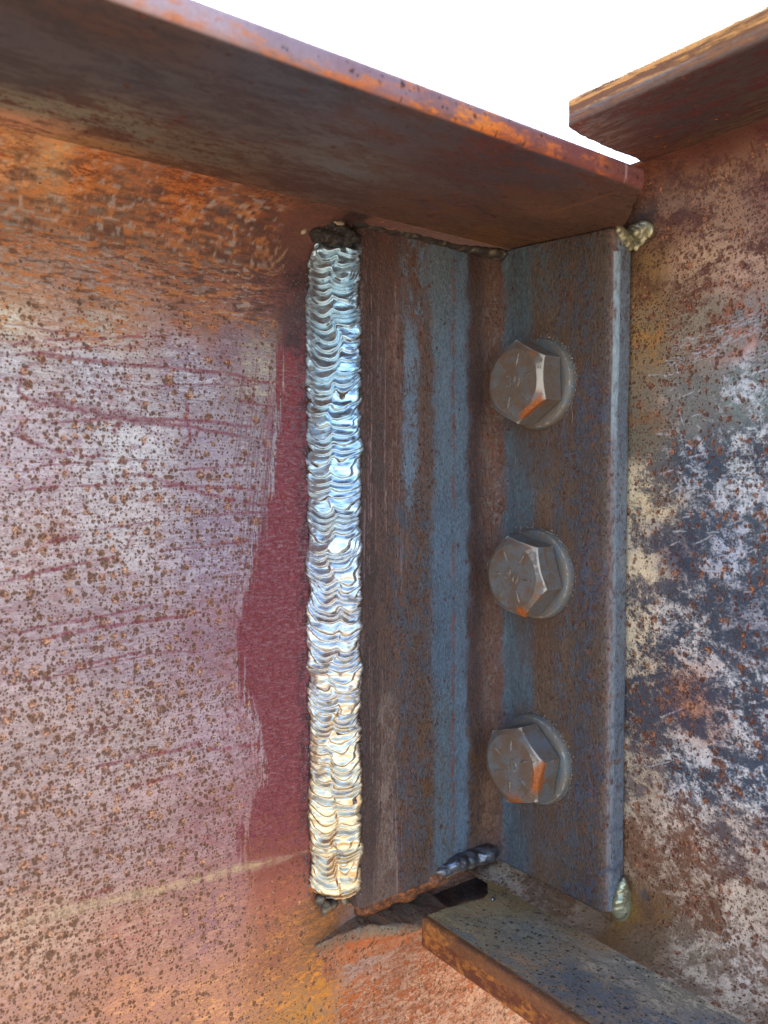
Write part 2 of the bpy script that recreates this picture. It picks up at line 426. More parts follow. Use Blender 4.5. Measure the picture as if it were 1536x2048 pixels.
hi_ = sstep(z, wa(300, 640)[1]-0.004, wa(300, 640)[1]+0.006)*(1-sstep(z, wa(300, 400)[1], wa(300, 400)[1]+0.008))*(1-sstep(x, -0.108, -0.095))
paint(A, (206, 132, 74), hi_*sstep(fbm(x*260+z*160, z*1300, 43, 5), 0.53, 0.60)*0.75)
paint(A, (84, 62, 58), hi_*sstep(fbm(x*220, z*1100, 44, 5), 0.56, 0.64)*0.7)
paint(A, (190, 176, 168), hi_*sstep(fbm(x*380, z*1900, 45, 4), 0.63, 0.70)*0.7)
# drag marks of brush and scraper
def stroke(A, P2, pts, wd, col, al, seed=0, gap=0.35):
    best = np.full(len(P2), 9.0); tt = np.zeros(len(P2)); L = len(pts)-1
    lo = np.min(pts, 0)-wd*3; hi = np.max(pts, 0)+wd*3
    sel = np.where(((P2 > lo) & (P2 < hi)).all(1))[0]
    if len(sel) == 0: return
    Q = P2[sel]; b = np.full(len(sel), 9.0); t_ = np.zeros(len(sel))
    for i in range(L):
        d, t = seg_dist(Q, pts[i], pts[i+1]); k = d < b; b[k] = d[k]; t_[k] = (i+t[k])/L
    taper = np.clip(np.minimum(t_, 1-t_)*6, 0.25, 1)
    nz = sstep(fbm(t_*24+seed, b*0+seed*3.1, seed+5, 3), gap-0.15, gap+0.12)
    a = np.zeros(len(P2)); a[sel] = (1-sstep(b, wd*0.35*taper, wd*1.1*taper))*nz*al
    paint(A, col, a)
def curve(pts, n=14, jit=0.0, seed=0):
    pts = np.array(pts, float); t = np.linspace(0, len(pts)-1, n)
    i = np.clip(t.astype(int), 0, len(pts)-2); f = (t-i)[:, None]
    return pts[i]*(1-f)+pts[i+1]*f+np.random.default_rng(seed).normal(0, jit, (n, 2))
mar = (142, 58, 72)
for k, ln in enumerate([((0, 645), (110, 662), (200, 672)), ((0, 690), (100, 680), (220, 676), (380, 668)), ((0, 708), (80, 708), (250, 728), (380, 738), (470, 750), (555, 770)),
        ((60, 705), (160, 695), (300, 690)), ((90, 716), (45, 740), (38, 785), (60, 800), (130, 815)), ((60, 790), (130, 812), (180, 828), (280, 842), (380, 853), (460, 870), (560, 880)),
        ((40, 790), (200, 782), (400, 768), (560, 770)), ((470, 800), (555, 815)), ((100, 845), (240, 838), (410, 842), (550, 860)), ((20, 872), (50, 845), (100, 840)), ((25, 865), (60, 885), (140, 908), (240, 915)),
        ((230, 870), (225, 855), (250, 840)), ((0, 950), (100, 930), (250, 922), (340, 918)), ((0, 985), (120, 972), (300, 968), (480, 978), (540, 986)), ((235, 938), (330, 962), (380, 978), (460, 1000), (555, 1012)),
        ((180, 1062), (270, 1050), (330, 1040)), ((400, 1030), (540, 1024)), ((90, 1085), (170, 1072)), ((280, 1108), (520, 1080)), ((60, 1150), (190, 1120), (240, 1112)), ((0, 1165), (60, 1150), (150, 1125)),
        ((250, 1100), (265, 1070), (280, 1050)), ((0, 1270), (160, 1240), (330, 1205)), ((60, 1280), (230, 1250), (420, 1225)), ((0, 1375), (160, 1340), (320, 1305), (420, 1300)), ((120, 1340), (300, 1300)),
        ((160, 1540), (350, 1500), (420, 1480)), ((150, 1470), (250, 1445)), ((250, 1580), (350, 1550)), ((400, 1500), (520, 1490)), ((200, 1650), (330, 1625)), ((150, 1800), (240, 1770)), ((370, 780), (380, 880), (360, 900)),
        ((380, 878), (400, 860), (395, 850)), ((350, 940), (500, 930)), ((460, 760), (555, 765))]):
    pts = curve([wa(a, b) for a, b in ln], 16, 0.00022, k)
    stroke(A, P2, pts, 0.00042+0.00022*((k*7) % 3), mar, 0.75, k)
stroke(A, P2, curve([wa(a, b) for a, b in ((90, 795), (150, 815), (240, 835), (330, 845))], 12, 0.0003, 4), 0.0022, (138, 84, 94), 0.65, 77, 0.3)
for k in range(46):                                            # fan of brush hairs at the edge of the primer
    a = 470+85*random.random(); y0 = 690+330*random.random(); y1 = y0+140+200*random.random()
    xe = np.interp(y0, (640, 1000, 1300), (560, 540, 470))
    p0 = (xe-random.random()**2*70, y0); p1 = (p0[0]-22-0.00018*(y1)**1.55*random.random(), y1)
    stroke(A, P2, curve([wa(*p0), wa(*p1)], 6, 0.0001, k), 0.00028, (150, 92, 98) if k % 3 else (96, 66, 72), 0.6, k+90, 0.3)
for k in range(22):                                            # pale bristle lines at the lower edge of the primer
    y0 = 1370+random.random()*120; x0 = 430+random.random()*80
    stroke(A, P2, curve([wa(x0, y0), wa(x0+random.random()*40+5, y0+60+random.random()*60)], 5, 0.0001, k), 0.0003, (196, 160, 165) if k % 2 else mar, 0.6, k+190, 0.3)
for k in range(60):                                            # long faint scraper lines
    x0 = random.uniform(-50, 450); y0 = random.uniform(640, 1780); L = random.uniform(60, 260); s_ = 0.10-(y0-650)/1100*0.34
    stroke(A, P2, curve([wa(x0, y0), wa(x0+L, y0+L*s_)], 7, 0.00012, k), 0.00022, (150, 84, 96) if k % 3 else (120, 100, 108), 0.45, k+300, 0.35)
# pale chalked line
cp = [wa(a, b) for a, b in ((-40, 1868), (80, 1838), (200, 1806), (330, 1778), (430, 1748), (540, 1722), (610, 1705))]
stroke(A, P2, curve(cp, 30, 0.0003, 5), 0.0024, (206, 176, 142), 0.42, 21, 0.42)
stroke(A, P2, curve(cp[2:6], 20, 0.0004, 6), 0.0014, (230, 196, 146), 0.55, 25, 0.46)
stroke(A, P2, curve(cp[1:4], 20, 0.0005, 8), 0.0018, (222, 190, 150), 0.4, 29, 0.48)
stroke(A, P2, curve([wa(972, 1985), wa(975, 2010), wa(974, 2060)], 8, 0.0001, 6), 0.0007, (226, 206, 172), 0.95, 2, 0.1)
stroke(A, P2, curve([wa(640, 1950), wa(650, 1990), wa(600, 2030), wa(590, 2048)], 10, 0.0006, 6), 0.0030, (214, 140, 40), 0.75, 12, 0.45)
for k in range(11):                                            # bright scratches where the brush slipped
    y0 = 498+k*5; stroke(A, P2, curve([wa(508+random.random()*34, y0+3), wa(572, y0-2)], 4, 0.00005, k), 0.00026, (196, 160, 124), 0.6, k+400, 0.42)
for px_, py_, rr_, col_, al_ in ((655, 440, 0.0085, (38, 30, 30), .85), (625, 430, 0.005, (52, 40, 38), .7), (650, 400, 0.004, (60, 46, 40), .6), (650, 1815, 0.004, (50, 42, 38), .7), (585, 680, 0.0065, (60, 52, 58), .75), (600, 560, 0.007, (78, 52, 52), .6)):
    c_ = wa(px_, min(py_, 470) if py_ < 480 else py_)
    d_ = np.hypot(P2[:, 0]-c_[0], P2[:, 1]-c_[1])+(fbm(P2[:, 0]*600, P2[:, 1]*600, 89, 4)-0.5)*rr_*1.2
    paint(A, col_, (1-sstep(d_, rr_*0.3, rr_))*al_)
mesh('web', V, F, m_webA, beamA, attrs=A)

# top flange: cross-section (Y,Z), stations along X; the end is cut ragged
def rounded_slab(y0, y1, z0, z1, r, fine):
    p = []
    p += arc(y0+r, z0+r, r, 270, 180, 6) + arc(y0+r, z1-r, r, 180, 90, 6)
    p += [(y0+0.03, z1, 0.05)] + arc(y1-r, z1-r, r, 90, 0, 4) + arc(y1-r, z0+r, r, 0, -90, 4)
    p += [(0.03, z0, 0.03), (WA-0.0005, z0, fine)]
    return fill(p, 0.0012)
pa = rounded_slab(TIPA, 0.12, ZA, ZA+TFA, 0.0022, 0.0008)
def endA(y):
    k = [(-0.09, -0.0250), (-0.086, -0.0225), (-0.080, -0.0165), (-0.074, -0.0100), (-0.067, -0.0025), (-0.060, 0.0030), (-0.04, 0.0085), (0.13, 0.0085)]
    return np.interp(y, [a for a, b in k], [b for a, b in k])
sx = dens(-1.6, 0.0, 0.0009, -0.20, 0.0)
sx = np.clip(sx, -1.6, 0.0)
V = []
for x in sx:
    for (y, z) in pa:
        e = endA(y)
        xx = x + e*sstep(np.array(x), -0.07, 0.0)
        V.append((float(xx), y, z))
V = np.array(V); n, m_ = len(sx), len(pa)
rg = (fbm(V[:, 1]*700, V[:, 2]*500, 4, 4)-0.5)*0.0026*sstep(V[:, 0], -0.035, -0.012)
V[:, 0] += rg
V[:, 2] += RISE*sstep(V[:, 1], -0.066, -0.002)*(1-(V[:, 2]-ZA)/TFA*0.6)
F = grid_faces(n, m_, True) + [tuple(range(m_))[::-1]]
V, F = fan(V, F, [(n-1)*m_+q for q in range(m_)], (-0.004, -0.02, ZA+TFA*0.5+0.002))
def fa(px, py): q = onp(px, py, 2, ZA); return (q[0], q[1])
tb = [((0, 60), (79, 75, 82), (67, 61, 65), .5, 0), ((200, 60), (88, 65, 56), (69, 61, 64), .5, .05), ((0, 150), (82, 78, 81), (70, 63, 66), .5, 0), ((300, 150), (79, 77, 82), (67, 61, 67), .5, .05),
      ((0, 262), (203, 147, 114), (122, 79, 54), .5, .1), ((160, 312), (161, 117, 77), (113, 72, 52), .5, .1), ((310, 362), (143, 95, 62), (104, 66, 49), .5, .1), ((450, 388), (114, 80, 60), (90, 62, 50), .5, .1), ((0, 215), (123, 121, 105), (92, 61, 49), .35, .3), ((200, 255), (120, 116, 101), (91, 58, 47), .4, .3), ((400, 320), (109, 99, 87), (92, 65, 52), .45, .2), ((500, 240), (91, 82, 82), (74, 65, 68), .5, .05),
      ((600, 170), (82, 81, 93), (71, 69, 80), .5, .05), ((700, 330), (104, 93, 89), (94, 75, 67), .5, .1), ((620, 380), (94, 71, 63), (82, 56, 48), .5, .1), ((800, 250), (86, 77, 82), (93, 65, 61), .45, .05),
      ((900, 330), (90, 73, 75), (91, 61, 60), .5, .1), ((1000, 300), (83, 70, 76), (103, 58, 51), .45, 0), ((900, 430), (93, 67, 62), (107, 72, 54), .5, .1), ((1100, 340), (89, 77, 83), (111, 67, 54), .4, .05),
      ((1100, 430), (103, 74, 62), (116, 80, 60), .5, .1), ((1000, 490), (123, 84, 54), (98, 65, 48), .5, .1), ((1220, 400), (113, 80, 65), (98, 69, 58), .5, .1), ((1180, 460), (103, 72, 57), (92, 65, 52), .5, .1)]
A = zone(V[:, [0, 1]], [(fa(*t[0]), *t[1:]) for t in tb], aniso=(0.7, 1.3), seed=11)
ed = V[:, 1] < TIPA+0.0014
def fe(px, py): return (onp(px, py, 1, TIPA)[0], 0.0)
tb2 = [((400, 40), (186, 157, 157), (209, 136, 100), .4, 0), ((600, 110), (170, 139, 141), (223, 143, 95), .5, .05), ((750, 170), (157, 118, 118), (216, 125, 72), .5, .1), ((900, 240), (143, 98, 93), (234, 134, 50), .5, .1),
       ((1050, 290), (136, 82, 72), (227, 118, 45), .5, .1), ((1180, 330), (132, 75, 66), (200, 104, 54), .5, .1), ((1270, 350), (136, 82, 72), (118, 61, 52), .5, .1)]
B = zone(np.stack([V[:, 0], V[:, 2]*0], 1), [(fe(*t[0]), *t[1:]) for t in tb2], seed=12)
for k in A:
    A[k][ed] = B[k][ed]
ze = (V[:, 2]-ZA)/TFA
sk = ed & (ze > 0.55)                                    # rust-free grey band along the upper arris
A['mixf'][sk] *= 0.75
c0 = fe(1252, 345)[0]
paint(A, (206, 160, 150), (np.abs(V[:, 0]-c0-0.0005) < 0.0007)*ed*0.75*sstep(fbm(V[:, 2]*1500, V[:, 0]*900, 2, 3), 0.35, 0.55))
stroke(A, V[:, [0, 1]], curve([fa(1085, 432), fa(1160, 408), fa(1245, 380)], 10, 0.0002, 3), 0.0007, (176, 116, 78), 0.8*1.0, 5, 0.3)
stroke(A, V[:, [0, 1]], curve([fa(1150, 425), fa(1200, 412), fa(1265, 402)], 10, 0.0002, 3), 0.0006, (160, 104, 72), 0.6, 7, 0.3)
o = mesh('top_flange', V, [f[::-1] for f in F], m_flA, beamA, attrs=A); sharpen(o, 50)
# stub of the cut bottom flange, still welded to the web
pl = np.array([(-0.084, 0.0130), (-0.076, 0.0100), (-0.066, 0.0048), (-0.057, -0.0004), (-0.0505, -0.0040), (-0.0475, -0.0052), (-0.0450, -0.0048), (-0.040, -0.0048), (-0.032, -0.0046), (-0.0265, -0.0046), (-0.0245, -0.0020), (-0.0215, 0.0004), (-0.016, 0.0022), (-0.009, 0.0012), (-0.003, 0.0004), (0.004, 0.0004), (0.0110, 0.0004), (0.0116, 0.0130)])
pl = fill([tuple(p) for p in pl], 0.0008, False)
sunk = lambda x_: 0.0045*float(sstep(np.array(x_), -0.0290, -0.0245))
L = []
for k, (dz, inn) in enumerate([(0.0, 0.8), (0.0, 0.6), (0.0, 0.4), (0.0, 0.25), (0.0, 0.13), (0.0, 0.06), (-0.0005, 0.02), (-0.0014, 0.0), (-0.0028, 0.03), (-0.0042, 0.14), (-0.0058, 0.32), (-0.0078, 0.55), (-0.0105, 0.78), (-0.014, 0.93), (-0.018, 1.02)]):
    for p in pl:
        y = p[1]+(0.0130-p[1])*inn
        L.append((p[0], y, -0.1743+dz*1.2+(0.0130-p[1])*0.03*(p[0] < -0.05)-0.16*max(0, -0.060-p[0])-sunk(p[0])))
L = np.array(L); nn_ = (fbm(L[:, 0]*220, L[:, 1]*220+L[:, 2]*240, 3)-0.5); L[:, 2] += nn_*0.0026; L[:, 1] += nn_*0.0020
top = [(p[0], 0.0135, -0.1730-0.16*max(0, -0.060-p[0])-sunk(p[0])) for p in pl]
V = np.vstack([top, L]); n, m_ = len(V)//len(pl), len(pl)
A = uniform(len(V), (128, 112, 92), (138, 98, 72), .5, .3)
dk_ = V[:, 0] > -0.0275
k = sstep(V[:, 2]+0.16*np.maximum(0, -0.060-V[:, 0])+(fbm(V[:, 0]*300, V[:, 2]*300, 8)-0.5)*0.006, -0.1805, -0.1765)[:, None]
A['base'] = A['base']*k+lin((166, 112, 84))*(1-k); A['alt'] = A['alt']*k+lin((168, 92, 48))*(1-k)
A['base'][dk_] = lin((74, 60, 54)); A['alt'][dk_] = lin((96, 70, 54))  # shade of the cavity by the notch, painted as dark brown
mesh('flange_stub', V, grid_faces(n, m_), m_flB, beamA, attrs=A, face=(0, -0.7, 0.7))

# ------------------------------------------------------------------ RIGHT BEAM
beamB = thing('steel_beam', 'mottled slate grey and rust steel beam on the right, its flanges cut square', 'steel beam', (0.016, -0.8, -0.18))
R = 0.012; RB = 0.018
prof = arc(WB-RB, ZBB+RB, RB, -84, -6, 18) + [(WB, ZBB+RB+0.001, 0.00045), (WB, ZB-R-0.001, 0.001)] + arc(WB-R, ZB-R, R, 6, 84, 12)
prof += [(WB-R, ZB+0.0006, 0.01), (WB+0.008, ZB+0.0006, 0.05), (WB+0.008, ZBB-0.0006, 0.01), (WB-RB, ZBB-0.0006, 0.01)]
pp = fill(prof, 0.001)
ys = dens(-1.6, 0.0, 0.00042, -0.135, 0.0)
ys = ys[(ys < -0.055) | (np.arange(len(ys)) % 2 == 0)]
YCOPE = onp(1288, 330, 0, WB)[1]
V = []
for y in ys:
    for (x, z) in pp:
        top = float(sstep(np.array(z), 0.1035, 0.1070)); s = float(sstep(np.array(y), -0.135, 0.0))
        e = 0.012*(1-top) + YCOPE*top
        V.append((x, y+e*s, z))
V = np.array(V)
V[:, 1] += (fbm(V[:, 2]*600, V[:, 0]*10, 5)-0.5)*0.002*sstep(V[:, 1], -0.08, -0.068)*(V[:, 2] > 0.1045)
n, m_ = len(ys), len(pp)
F = [f[::-1] for f in grid_faces(n, m_, True)] + [tuple(range(m_))]
V, F = fan(V, F, [(n-1)*m_+q for q in range(m_)], (WB+0.004, -0.002, 0.0), True)
def wb(px, py): q = onp(px, py, 0, WB); return (q[1], q[2])
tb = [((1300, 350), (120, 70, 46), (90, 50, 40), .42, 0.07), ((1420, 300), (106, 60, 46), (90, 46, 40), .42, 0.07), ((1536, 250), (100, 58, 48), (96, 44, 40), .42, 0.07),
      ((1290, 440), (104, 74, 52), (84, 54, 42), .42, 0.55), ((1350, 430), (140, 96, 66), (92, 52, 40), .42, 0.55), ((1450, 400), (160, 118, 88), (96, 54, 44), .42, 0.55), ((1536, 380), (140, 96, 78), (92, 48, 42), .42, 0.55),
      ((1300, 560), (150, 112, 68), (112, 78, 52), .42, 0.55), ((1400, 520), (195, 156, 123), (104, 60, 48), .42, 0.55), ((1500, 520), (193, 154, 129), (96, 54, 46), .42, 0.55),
      ((1290, 680), (146, 122, 90), (184, 132, 68), .4, 0.55), ((1400, 650), (156, 140, 118), (116, 70, 50), .4, 0.55), ((1500, 640), (142, 138, 134), (189, 107, 68), .4, 0.55),
      ((1280, 850), (128, 118, 98), (148, 104, 66), .4, 0.38), ((1400, 800), (130, 128, 122), (204, 204, 199), .35, 0.38), ((1500, 780), (131, 142, 137), (215, 218, 222), .45, 0.38),
      ((1290, 1000), (110, 102, 96), (226, 204, 165), .5, 0.30), ((1400, 930), (63, 75, 89), (193, 199, 207), .4, 0.38), ((1500, 920), (70, 83, 97), (226, 228, 226), .45, 0.38),
      ((1275, 1150), (112, 104, 104), (233, 210, 173), .6, 0.30), ((1350, 1100), (60, 67, 83), (120, 112, 118), .4, .35), ((1450, 1080), (72, 85, 99), (202, 207, 220), .45, 0.30), ((1530, 1060), (80, 91, 101), (220, 221, 222), .4, 0.38),
      ((1275, 1280), (69, 75, 86), (226, 204, 170), .5, 0.30), ((1370, 1250), (66, 78, 92), (226, 218, 212), .45, 0.38), ((1480, 1240), (63, 75, 89), (160, 160, 170), .4, 0.30),
      ((1275, 1420), (70, 74, 83), (200, 176, 149), .4, .45), ((1380, 1400), (78, 73, 86), (193, 134, 101), .4, 0.38), ((1500, 1400), (70, 79, 93), (235, 233, 233), .45, 0.30),
      ((1275, 1560), (122, 106, 100), (204, 179, 149), .45, 0.30), ((1380, 1560), (63, 78, 92), (228, 224, 222), .5, 0.38), ((1500, 1560), (66, 80, 96), (237, 236, 235), .45, 0.30),
      ((1275, 1700), (136, 96, 70), (195, 158, 127), .4, 0.30), ((1380, 1690), (138, 96, 72), (228, 205, 181), .5, 0.38), ((1500, 1680), (108, 96, 96), (220, 196, 176), .5, 0.38),
      ((1290, 1820), (136, 94, 48), (110, 74, 46), .5, 0.15), ((1400, 1820), (130, 88, 62), (215, 183, 154), .5, 0.30), ((1500, 1800), (120, 78, 56), (226, 202, 176), .55, 0.30),
      ((1300, 1880), (124, 98, 72), (142, 104, 68), .5, 0.15), ((1400, 1900), (138, 112, 88), (209, 183, 154), .4, 0.22), ((1510, 1900), (134, 100, 76), (235, 210, 188), .5, 0.30),
      ((1420, 2000), (138, 122, 104), (204, 181, 155), .4, 0.22), ((1530, 2010), (150, 122, 98), (215, 188, 158), .5, 0.30)]
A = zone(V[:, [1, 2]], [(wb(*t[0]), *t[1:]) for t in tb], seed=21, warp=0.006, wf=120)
P2 = V[:, [1, 2]]
for k in range(64):                                       # scuffs in the scale
    px = random.uniform(1290, 1536); py = random.choice((random.uniform(700, 1100), random.uniform(700, 1600))); L = random.uniform(12, 60); a = random.choice((-.4, -.2, 0, 1.2, 1.0, -.3))
    stroke(A, P2, curve([wb(px, py), wb(px+L*math.cos(a), py+L*math.sin(a))], 5, 0.0001, k), 0.00035, (222, 226, 232) if k % 3 else (70, 76, 92), 0.65, k+500, 0.4)
for a, b in (((1340, 690), (1536, 615)), ((1380, 700), (1536, 640)), ((1330, 720), (1460, 690)), ((1350, 960), (1400, 1010))):
    for q in range(5):
        stroke(A, P2, curve([wb(a[0], a[1]+q*3.5), wb(b[0], b[1]+q*4.5)], 8, 0.0002, q), 0.00032, (206, 208, 214), 0.7, q+600, 0.48)
for (cx_, cy_), rr_, col_, al_ in ((wb(1282, 455), 0.0085, (62, 50, 44), .75), (wb(1262, 520), 0.007, (96, 72, 44), .5), (wb(1262, 1815), 0.0075, (150, 104, 38), .8), (wb(1290, 1790), 0.003, (60, 74, 82), .6), (wb(1265, 1860), 0.006, (124, 86, 40), .6)):
    d_ = np.hypot(P2[:, 0]-cx_, P2[:, 1]-cy_)+(fbm(P2[:, 0]*700, P2[:, 1]*700, 88, 4)-0.5)*rr_
    paint(A, col_, (1-sstep(d_, rr_*0.35, rr_))*al_)
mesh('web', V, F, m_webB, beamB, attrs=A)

def flangeB(name, z0, z1, tip, endfun, fine_top, mat, Afun):
    r = 0.0013 if fine_top else 0.0024
    p = arc(tip+r, z0+r, r, 270, 180, 5) + [(tip, z0+r+0.0002, 0.0009)] + arc(tip+r, z1-r, r, 180, 90, 5)
    p += [(tip+r+0.0002, z1, 0.0009 if fine_top else 0.02), (WB-0.002, z1, 0.01), (0.075, z1, 0.01), (0.075, z0, 0.03), (WB-0.002, z0, 0.02 if fine_top else 0.0009)]
    p = fill(p, 0.001)
    lo = -0.26
    ss_ = dens(-1.6, 0.0, 0.0009, lo, 0.0)
    V = np.array([(x, y, z) for y in ss_ for (x, z) in p])
    V[:, 1] += endfun(V[:, 0])*sstep(V[:, 1], -0.30, 0.0)
    V[:, 1] += (fbm(V[:, 0]*500, V[:, 2]*500, 9)-0.5)*0.0012*sstep(V[:, 1], -0.09, -0.068)
    n, m_ = len(ss_), len(p)
    F = [f[::-1] for f in grid_faces(n, m_, True)] + [tuple(range(m_))]
    V, F = fan(V, F, [(n-1)*m_+q for q in range(m_)], (0.03, float(V[(n-1)*m_:, 1].min())-0.002, (z0+z1)/2), True)
    A = Afun(V)
    o = mesh(name, V, F, mat, beamB, attrs=A); sharpen(o, 50)
    return o
def endT(x): return np.interp(x, (-0.0434, -0.042, -0.039, -0.034, -0.02, 0.08), (-0.0735, -0.0722, -0.0714, -0.0708, -0.0700, -0.0696))
def endBt(x): return np.interp(x, (-0.0475, -0.034, -0.028, -0.022, -0.0165, -0.012, -0.0075, -0.001, 0.005, 0.08), (-0.0056, -0.0066, -0.0077, -0.0088, -0.0102, -0.0085, -0.0035, 0.0020, 0.0060, 0.0060))
def AT(V):
    t = [((-0.04, -0.07), (81, 67, 67), (100, 57, 48), .5, .1), ((-0.03, -0.07), (95, 64, 53), (76, 57, 56), .5, .1), ((0.0, -0.07), (109, 66, 51), (83, 51, 45), .5, .1), ((-0.02, -0.10), (80, 65, 67), (100, 49, 46), .45, .05),
         ((0.01, -0.10), (103, 80, 60), (87, 53, 46), .5, .1), ((-0.02, -0.14), (81, 67, 71), (102, 47, 49), .5, .05), ((0.0, -0.13), (105, 91, 70), (88, 53, 48), .5, .1)]
    A = zone(V[:, [0, 1]], t, seed=31)
    e = V[:, 0] < TIPB+0.0008; B = uniform(len(V), (204, 138, 60), (120, 78, 50), .5, 0)
    lowb = V[:, 2] < ZB+0.0032
    B['base'][lowb] = lin((112, 92, 82)); B['alt'][lowb] = lin((140, 96, 66)); B['mixf'][lowb] = 0.35
    st = fbm(V[:, 2]*2200, V[:, 1]*12, 3, 3); B['mixf'] += (st-0.5)*1.6*e
    for k in A: A[k][e] = B[k][e]
    return A
def AB(V):
    def q(px, py): r = onp(px, py, 2, ZBB); return (r[0], r[1])
    t = [((860, 1840), (198, 170, 119), (161, 140, 108), .5, .15), ((960, 1800), (172, 152, 114), (187, 148, 97), .5, .15), ((1020, 1760), (179, 137, 72), (145, 114, 76), .5, .15), ((1050, 1800), (169, 134, 84), (154, 128, 95), .5, .2),
         ((930, 1870), (191, 164, 120), (144, 143, 128), .5, .20), ((1050, 1870), (163, 151, 124), (144, 140, 126), .5, .25), ((1150, 1850), (170, 137, 97), (150, 131, 106), .5, .2), ((1200, 1880), (185, 147, 103), (168, 143, 113), .5, .2),
         ((1000, 1930), (143, 137, 120), (198, 152, 104), .45, .25), ((1150, 1960), (128, 129, 125), (180, 143, 102), .4, .25), ((1250, 1930), (154, 148, 131), (233, 217, 184), .4, .20), ((1250, 2020), (121, 123, 128), (161, 141, 114), .4, .25),
         ((1350, 1990), (172, 157, 131), (238, 217, 180), .4, .20), ((1350, 2060), (130, 133, 137), (185, 163, 131), .4, .25)]
    A = zone(V[:, [0, 1]], [(q(*r[0]), *r[1:]) for r in t], seed=33)
    e = V[:, 0] < TIPB+0.0008; B = uniform(len(V), (128, 84, 56), (186, 118, 54), .40, 0)
    lo2 = V[:, 2] < ZBB-0.005
    B['base'][lo2] = lin((112, 62, 44))
    for k in A: A[k][e] = B[k][e]
    def band(pts, w_, col_, al_, sd_):
        PP = V[:, [0, 1]]; c_ = np.array([q(*p_) for p_ in pts]); best_ = np.full(len(PP), 9.0)
        for k_ in range(len(c_)-1):
            d_, _t = seg_dist(PP, c_[k_], c_[k_+1]); best_ = np.minimum(best_, d_)
        paint(A, col_, (1-sstep(best_+(fbm(PP[:, 0]*500, PP[:, 1]*260, sd_, 4)-0.5)*w_*2, 0, w_))*al_*(~e))
    band(((1080, 1850), (1180, 1900), (1300, 1985), (1400, 2070)), 0.0035, (176, 160, 138), .6, 61)
    band(((1010, 1735), (1100, 1790), (1200, 1850)), 0.0040, (132, 92, 44), .6, 62)
    band(((850, 1845), (960, 1905), (1120, 2000), (1200, 2050)), 0.0016, (168, 120, 70), .5, 63)
    dr = e*(np.abs(V[:, 1]-onp(1225, 2000, 0, TIPB)[1]) < 0.0008)
    return A
flangeB('top_flange', ZB, ZB+0.0090, TIPB, endT, False, m_edgB, AT)
flangeB('bottom_flange', ZBB-0.0122, ZBB, TIPB-0.0022, endBt, True, m_flB, AB)

# ------------------------------------------------------------------ ANGLE
ang = thing('steel_angle', 'blue grey steel angle bracket joining the two beams, bolted through one leg', 'angle bracket', (0, 0, ANG_BOT))
LA, LB, RF, RO = -0.0712, -0.0590, 0.0085, 0.0042
prof = [(LA, T-0.0004, 0.004), (LA, 0.004, 0.001)] + arc(LA+0.003, 0.003, 0.003, 180, 270, 5) + [(LA+0.0032, 0.0, 0.0005)]
prof += arc(-RF, -RF, RF, 90, 0, 14)
prof += [(0, -RF-0.0002, 0.0005)] + arc(RO, LB+RO, RO, 180, 262, 9) + [(RO+0.0006, LB-0.0001, 0.0008), (T-0.0022, LB+0.0003, 0.0004), (T-0.0008, LB+0.0012, 0.02), (T-0.0008, T-0.0004, 0.02)]
# walk: leg toe -> inner face of leg on left web -> root fillet -> inner face of bolted leg -> toe -> back
pf = fill(prof, 0.0009)
zs = np.linspace(ANG_BOT, ANG_TOP, 360)
V = np.array([(x, y, z) for z in zs for (x, y) in pf]); n, m_ = len(zs), len(pf)
wob = (fbm(V[:, 2]*45, V[:, 1]*20, 44)-0.5)*0.0007*(V[:, 1] < LB+0.006)
V[:, 1] += wob
V[:, 2] += RISE*sstep(V[:, 1], -0.064, -0.002)*sstep(V[:, 2], 0.06, ANG_TOP)
kb = (V[:, 2] < ANG_BOT+0.001)
F = [f for f in grid_faces(n, m_, True)] + [tuple(range(m_))[::-1], tuple((n-1)*m_+j for j in range(m_))]
# unrolled coordinate along the profile: negative on the left leg, positive on the bolted leg
u = np.where(V[:, 1] < -RF, RF*0.5-(V[:, 1]+RF)+RF*0.3, np.where(V[:, 0] < -RF, V[:, 0]+RF*0.2, (V[:, 0]-V[:, 1]-0)*0.8))
def la(px, py): q = onp(px, py, 1, 0.0); return (q[0]+RF*0.2, q[2])
def lb(px, py): q = onp(px, py, 0, 0.0); return (RF*0.8-(q[1]+RF), q[2])
bs, br, mr, pr = (104, 121, 134), (118, 87, 72), (103, 66, 58), (88, 62, 59)
tb = []
for y in (500, 600):
    tb += [(la(735, y), (91, 61, 52), (75, 55, 50), .5, .05), (la(780, y), (101, 65, 54), (88, 67, 60), .5, .05), (la(830, y), (104, 74, 61), bs, .45, .1), (la(880, y), (111, 122, 128), (101, 114, 124), .5, .1)]
for y in (700, 820, 940):
    tb += [(la(735, y), (88, 61, 52), (75, 57, 51), .5, .05), (la(760, y), (82, 66, 61), (93, 65, 56), .5, .05), (la(790, y), (116, 85, 71), (101, 68, 57), .5, .1), (la(820, y), (108, 125, 140), (105, 81, 68), .35, .1), (la(850, y), (106, 79, 65), (95, 83, 76), .45, .3), (la(885, y), bs, (101, 116, 129), .4, .05)]
for y in (1060, 1180, 1320):
    tb += [(la(735, y), (83, 59, 51), (73, 57, 53), .5, .05), (la(770, y), (103, 75, 62), (86, 66, 60), .5, .05), (la(800, y), (109, 77, 60), (81, 86, 94), .5, .2), (la(840, y), (102, 76, 59), (82, 88, 96), .5, .4), (la(885, y), (95, 114, 131), (86, 102, 117), .4, .05)]
